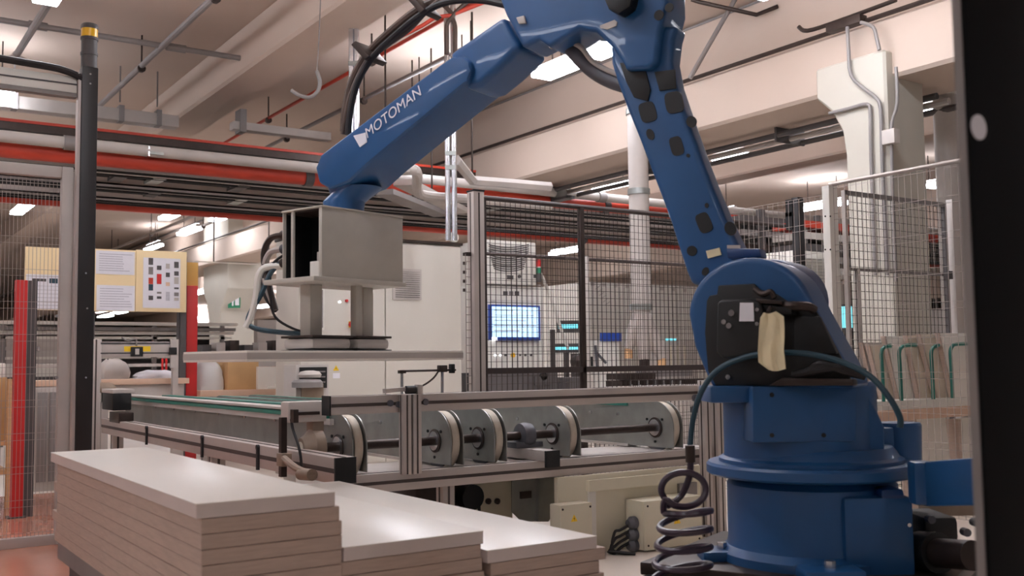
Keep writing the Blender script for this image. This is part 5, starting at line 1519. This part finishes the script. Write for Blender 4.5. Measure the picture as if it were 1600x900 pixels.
def notice(px0, py0, px1, py1, y, label, sheets):
    a_, b_ = PY(px0, py0, y), PY(px1, py1, y)
    t = thing('notice_board', label, 'notice board', ((a_.x + b_.x) / 2, y, b_.z))
    B(a_.x, b_.x, y, y + 0.03, b_.z, a_.z).build('backing', 'beigepanel', t, bevel=0.003)
    for (u0, v0, u1, v1) in sheets:
        p0, p1 = PY(u0, v0, y), PY(u1, v1, y)
        sh_ = B(p0.x, p1.x, y - 0.004, y, p1.z, p0.z).build('sheet', 'paper', t)
        yield_rows.append((sh_, p0, p1, y))
    return t
yield_rows = []
def stand(t, px, y):
    x = PY(px, 480, y).x
    B(x, x + 0.05, y + 0.03, y + 0.07, 0, PY(px, 400, y).z).build('upright', 'dgrey', t)
t1 = notice(140, 388, 211, 487, YN, 'cream notice board with two printed sheets beside the black tower', [(150, 391, 210, 430), (151, 445, 210, 486)])
stand(t1, 141, YN)
for sh_, p0, p1, y in yield_rows:
    random.seed(int(p0.z * 100))
    for k in range(8):
        z = p0.z - (p0.z - p1.z) * (0.12 + 0.1 * k)
        B(p0.x + 0.03, p0.x + (p1.x - p0.x) * random.uniform(0.6, 0.95), y - 0.0052, y - 0.004, z - 0.008, z).build('text_line', 'print', sh_)
yield_rows = []
t2 = notice(213, 390, 291, 488, YN, 'cream notice board with a colour sample chart above the bench', [(224, 402, 281, 482)])
stand(t2, 285, YN)
sh_, p0, p1, y = yield_rows[0]
for (u, v, u1, v1, m) in ((232, 403, 239, 414, 'dgrey'), (232, 417, 239, 429, 'grey'), (232, 434, 239, 444, 'redpipe'), (232, 444, 239, 454, 'screen2x'), (232, 462, 239, 469, 'dgrey'), (245, 415, 252, 422, 'dgrey'), (245, 428, 252, 444, 'red'), (245, 456, 252, 459, 'grey'), (245, 463, 252, 467, 'dgrey'), (259, 412, 265, 420, 'lgrey'), (259, 426, 265, 433, 'dgrey'), (259, 441, 265, 447, 'pink_wood'), (259, 456, 265, 470, 'print'), (272, 409, 279, 419, 'dgrey'), (272, 424, 279, 431, 'dgrey'), (272, 433, 279, 444, 'lgrey'), (272, 449, 279, 452, 'dgrey'), (272, 457, 279, 463, 'grey'), (272, 465, 279, 470, 'lgrey')):
    if m == 'screen2x': m = 'teal'
    onk(u, v, u1, v1, 0.0056, 'colour_sample', m, sh_, y=YN)
yield_rows = []
t3 = notice(40, 385, 97, 485, YN + .2, 'cream notice board with a chart sheet seen through the mesh gate', [(41, 428, 96, 484)])
stand(t3, 41, YN + .2)
sh_, p0, p1, y = yield_rows[0]
for k in range(6): onk(44, 446 + 6 * k, 92, 448 + 6 * k, 0.0056, 'text_line', 'print', sh_, y=y)
onk(50, 435, 72, 440, 0.0056, 'heading', 'dgrey', sh_, y=y)
onk(77, 435, 90, 443, 0.0056, 'picture', 'teal', sh_, y=y)
# bench
YBn = 9.6
zb_ = PY(220, 592, YBn).z
a_, b_ = PY(50, 595, YBn), PY(296, 595, YBn)
t = thing('work_bench', 'pinkish wooden work bench below the notice boards', 'bench', ((a_.x + b_.x) / 2, YBn, 0))
B(a_.x, b_.x, YBn, YBn + 0.6, zb_ - 0.05, zb_).build('top', 'pink_wood', t, bevel=0.004)
B(a_.x + 0.3, b_.x - .1, YBn + 0.03, YBn + 0.06, zb_ - 0.2, zb_ - 0.05).build('apron', 'lgrey', t)
for xx in (PY(102, 600, YBn).x, PY(160, 600, YBn).x, b_.x - 0.1):
    B(xx, xx + 0.06, YBn + 0.03, YBn + 0.09, 0, zb_ - 0.05).build('leg', 'alu', t)
B(PY(42, 570, YBn).x, PY(296, 570, YBn).x, YBn + 0.52, YBn + 0.56, PY(220, 573, YBn).z, PY(220, 568, YBn).z).build('shelf_rail', 'lgrey', t)
a_, b_ = PY(56, 612, YBn - .02), PY(92, 800, YBn - .02)
t = thing('drawer_unit', 'grey drawer unit under the bench behind the mesh gate', 'cabinet', ((a_.x + b_.x) / 2, YBn, 0))
B(a_.x, b_.x, YBn - 0.02, YBn + 0.5, 0.0, zb_ - 0.055).build('body', 'lgrey', t, bevel=0.005)
for k in range(2):
    x = a_.x + (b_.x - a_.x) * k / 2
    B(x + .01, x + (b_.x - a_.x) / 2 - 0.01, YBn - 0.04, YBn - .02, 0.08, zb_ - 0.1).build('door', 'grey', t, bevel=0.003)
# measuring stand on the bench
YM2 = YBn - 0.1
t = thing('measuring_frame', 'aluminium measuring frame with a yellow scale standing behind the conveyor end', 'frame', PY(215, 600, YM2))
a_, b_ = PY(146, 530, YM2), PY(279, 560, YM2)
B(a_.x, a_.x + 0.07, YM2, YM2 + 0.06, 0, a_.z).build('upright', 'alu', t, bevel=0.003)
B(b_.x - 0.05, b_.x, YM2, YM2 + 0.06, 0, a_.z).build('upright', 'alu', t, bevel=0.003)
cb = B(a_.x + .07, b_.x - .05, YM2, YM2 + 0.06, PY(200, 558, YM2).z, PY(200, 534, YM2).z).build('cross_beam', 'alu', t, bevel=0.003)
onk(152, 535, 266, 538, 0.003, 'slot', 'dgrey', cb, y=YM2)
onk(152, 551, 266, 552.5, 0.003, 'slot', 'dgrey', cb, y=YM2)
onk(194, 541, 235, 549, 0.004, 'yellow_scale', 'signyellow', cb, y=YM2)
cl = onk(204, 542, 222, 557, 0.03, 'clamp', 'black', t, 0.003, y=YM2)
onk(210, 545, 216, 554, 0.034, 'clamp_window', 'lgrey', cl, y=YM2)
MB().tube([PY(190, 527, YM2), PY(200, 533, YM2), PY(212, 530, YM2), PY(213, 541, YM2)], 0.008, 6, 3).build('lever', 'grey', t)
onk(264, 543, 275, 554, 0.03, 'end_block', 'black', t, 0.003, y=YM2)
onk(266, 530, 274, 575, 0.02, 'slide', 'lgrey', t, y=YM2)
for k, px in enumerate((252, 258)): onk(px, 560, px + 3, 578, 0.01, 'tool_handle', 'red', t, y=YBn + .4)
# lumps of wrapped parts on the bench
def blob(px0, py0, px1, py1, y, m, label, name, cat, seed, dep=0.3, zb=None):
    a_, b_ = PY(px0, py0, y), PY(px1, py1, y)
    if zb is not None: b_.z = zb
    random.seed(seed)
    cx, hw = (a_.x + b_.x) / 2, (b_.x - a_.x) / 2
    h = a_.z - b_.z
    mb = MB()
    nu, nv = 14, 7
    rings = []
    for i in range(nv):
        f = i / (nv - 1)
        s = (1 - f ** 4) * 0.55 + 0.45
        rings.append([V((cx + hw * s * math.copysign(abs(math.cos(2 * math.pi * k / nu)) ** .6, math.cos(2 * math.pi * k / nu)) * random.uniform(.9, 1.02), y + dep / 2 + dep / 2 * s * math.copysign(abs(math.sin(2 * math.pi * k / nu)) ** .6, math.sin(2 * math.pi * k / nu)), b_.z + h * f * random.uniform(.9, 1.0))) for k in range(nu)])
    o = mb.loft(rings).build(name, m, None)
    return tag(o, label, cat)
blob(158, 560, 208, 592, YBn + 0.2, 'lgrey', 'pale wrapped parts on the bench left of the black clamp', 'wrapped_bundle', 'bundle', 1, zb=zb_)
blob(215, 578, 284, 592, YBn + 0.1, 'paper', 'crumpled white film lying on the bench near the right red post', 'plastic_film', 'film', 2, zb=zb_)
blob(150, 598, 185, 612, YBn - .6, 'tan', 'brown part lying on the conveyor drive by the black tower', 'scrap_part', 'part', 3, 0.2)
# packing table right of the red post
YPk = 10.4
zp_ = PY(380, 609, YPk).z
a_, b_ = PY(313, 612, YPk), PY(520, 612, YPk)
t = thing('packing_table', 'pale pinkish packing table between red post and control cabinet', 'table', ((a_.x + b_.x) / 2, YPk, 0))
B(a_.x, b_.x, YPk, YPk + 0.9, zp_ - 0.06, zp_).build('top', 'pink_wood', t, bevel=0.004)
for xx in (a_.x + 0.05, b_.x - 0.1):
    for yy in (YPk + .05, YPk + .8): B(xx, xx + 0.07, yy, yy + 0.07, 0, zp_ - 0.06).build('leg', 'alu', t)
blob(308, 562, 357, 608, YPk + 0.15, 'film', 'bundle wrapped in clear film on the packing table', 'wrapped_bundle', 'bundle', 5, 0.45, zb=zp_)
def carton(px0, py0, px1, py1, y, dep, m, label, zb=None):
    a_, b_ = PY(px0, py0, y), PY(px1, py1, y)
    if zb is not None: b_.z = zb
    t = thing('carton', label, 'box', ((a_.x + b_.x) / 2, y + dep / 2, b_.z))
    B(a_.x, b_.x, y, y + dep, b_.z, a_.z).build('box_body', m, t, bevel=0.004)
    B((a_.x + b_.x) / 2 - 0.03, (a_.x + b_.x) / 2 + 0.03, y - 0.001, y + dep, a_.z - 0.002, a_.z + 0.002).build('tape', 'pink_wood', t)
    return t
carton(356, 563, 404, 608, YPk + 0.1, 0.4, 'card', 'brown cardboard carton beside the film-wrapped bundle', zp_)
carton(403, 573, 452, 604, YPk + 0.05, 0.3, 'board', 'white carton between the brown carton and the offcuts', zp_)
for k, (px0, py0, px1, py1) in enumerate(((420, 604, 470, 609), (434, 600, 470, 604), (450, 596, 467, 600))):
    a_, b_ = PY(px0, py0, YPk - .05), PY(px1, py1, YPk - .05)
    tag(B(a_.x, b_.x, YPk - .0, YPk + .3, zp_ + .001 + .026 * k, zp_ + .026 + 0.026 * k).build('board_offcut', 'board'), '%s white board offcut in the small stepped stack by the cabinet' % ('lowest', 'middle', 'top')[k], 'board')
q = PY(485, 600, 8.2)
t = thing('clamping_disc', 'grey round cushion on a brown block in front of the cabinet', 'disc', q)
MB().lathe([(0.05, -0.05), (0.13, -0.045), (0.13, 0.0), (0.11, 0.02), (0.03, 0.03)], PY(480, 597, 8.2), Z, 24).build('disc', 'grey', t)
MB().lathe([(0.02, 0), (0.09, 0.0), (0.1, 0.025), (0.08, 0.05), (0.03, 0.06)], PY(484, 590, 8.2), Z, 20).build('pad', 'lgrey', t)
onk(470, 600, 504, 625, 0.02, 'block', 'tan', t, y=8.2)
# long grey roller machine further back
YL = 15.0
t = thing('roller_line', 'long grey roller line crossing behind the workstation', 'machine', (2, YL, 0))
for k, (py0, py1, m) in enumerate(((503, 508, 'white'), (511, 516, 'grey'), (517, 522, 'white'), (525, 529, 'white'), (541, 546, 'lgrey'), (556, 560, 'white'))):
    z1, z0 = PY(200, py0, YL).z, PY(200, py1, YL).z
    B(-3.5, PY(372, 520, YL).x if k < 4 else PY(300, 520, YL).x, YL + .1 * k, YL + 0.08 + .1 * k, z0, z1).build('rail', m, t)
for k in range(9):
    x = -3 + k * 1.0
    B(x, x + 0.06, YL + .3, YL + .36, 0, PY(200, 506, YL).z).build('upright', 'grey', t)
    if k % 2: MB().cyl((x + .4, YL - .02, PY(200, 545, YL).z), (x + .4, YL - .1, PY(200, 545, YL).z), 0.035, 10).build('roller_end', 'steel', t)
t = thing('drive_line', 'grey machine with dark drives left of the cabinet, behind the cartons', 'machine', PY(400, 550, 13.2))
a_, b_ = PY(305, 530, 13.2), PY(470, 600, 13.2)
B(a_.x, b_.x, 13.2, 14, 0, PY(400, 553, 13.2).z).build('body', 'lgrey', t, bevel=0.01)
for k in range(7):
    q = PY(318 + 22 * k, 541, 13.2)
    B(q.x, q.x + 0.12, 13.25, 13.5, q.z - .12, q.z + 0.02 + .03 * (k % 3)).build('drive', ('dgrey', 'lgrey', 'dsteel')[k % 3], t, bevel=0.005)
DG = 4.35
MB().tube([PD(446, 405, DG), PD(424, 425, DG), PD(408, 460, DG), PD(388, 496, DG), PD(396, 512, DG), PD(436, 519, DG), PD(486, 522, DG)], 0.011, 8, 5).build('air_hose', 'teal', grip)
MB().tube([PD(442, 416, DG), PD(415, 418, DG), PD(404, 432, DG), PD(400, 465, DG), PD(392, 495, DG), PD(384, 512, DG)], 0.015, 8, 5).build('air_hose', 'white', grip)
MB().tube([PD(450, 395, DG), PD(425, 415, DG), PD(423, 460, DG), PD(430, 495, DG), PD(462, 515, DG), PD(488, 518, DG)], 0.006, 6, 5).build('air_hose', 'rubber', grip)
a_, b_ = PY(306, 408, 18), PY(450, 414, 18)
lr = B(a_.x, b_.x, 18, 18.2, b_.z, a_.z).build('light_rail', 'white')
for f in (.2, .8): B(a_.x + (b_.x - a_.x) * f, a_.x + (b_.x - a_.x) * f + .02, 18.1, 18.12, a_.z, 4.75).build('hanger_rod', 'grey', lr)
tag(lr, 'pale horizontal rail above the far column by the right red post', 'rail')
# boxes and shelf at the left edge
t = thing('wooden_rack', 'pale wooden rack with boxes at the left frame edge', 'rack', PY(5, 700, 8.6))
for k, py in enumerate((690, 735)):
    z = PY(5, py, 8.6).z
    B(-0.6, PY(14, py, 8.6).x, 8.6, 9.3, z - 0.03, z).build('shelf', 'wood', t)
B(PY(10, 700, 8.6).x, PY(16, 700, 8.6).x, 8.58, 8.64, 0, PY(10, 592, 8.6).z).build('upright', 'wood', t)
carton(-40, 590, 9, 688, 8.66, 0.5, 'card', 'large carton at the left edge, behind the mesh gate')
carton(-30, 568, 8, 590, 8.66, 0.4, 'board', 'white carton on the large carton at the left edge')
# far machines filling the hall towards the back wall
random.seed(11)
far = [(-2, 30, 3, 1.2, 2.2), (4, 32, 3.5, 1.5, 1.9), (9.5, 27, 4, 1.6, 2.3), (15, 26, 4, 1.5, 2.1), (20, 22, 4, 1.5, 2.4), (12, 36, 6, 2, 2.6), (22, 14, 3.5, 1.5, 2.2), (20, 8.5, 3.5, 1.5, 2.2), (30, 18, 6, 2, 2.4), (2, 45, 5, 2, 2.6), (17, 45, 6, 2, 2.4), (28, 36, 6, 2, 2.6), (14.5, 7.6, 2.6, 1.2, 2.0)]
fl = ('beyond the notice boards', 'beyond the packing table', 'far behind the screen machine', 'far behind the long enclosure', 'far right behind the duct', 'deep in the hall behind the cabinet', 'behind the robot shoulder', 'behind the mesh door', 'far right in the hall', 'at the far back behind the left gate', 'at the far back behind the fence', 'at the far right back', 'behind the column foot')
for (x, y, w_, d_, h), lab in zip(far, fl):
    t = thing('far_machine', 'pale machine housing ' + lab, 'machine', (x + w_ / 2, y, 0))
    B(x, x + w_, y, y + d_, 0, h * 0.62).build('body', random.choice(('lgrey', 'white')), t, bevel=0.02)
    B(x + w_ * .1, x + w_ * 0.6, y + 0.2, y + d_ * .8, h * 0.62, h).build('hood', random.choice(('grey', 'white', 'lgrey')), t, bevel=0.02)
    B(x + w_ * .7, x + w_ * 0.9, y - 0.02, y + 0.3, h * 0.3, h * .8).build('panel', random.choice(('dgrey', 'grey')), t)
    B(x, x + w_, y - 0.04, y, 0.7, 0.8).build('rail', 'dgrey', t)
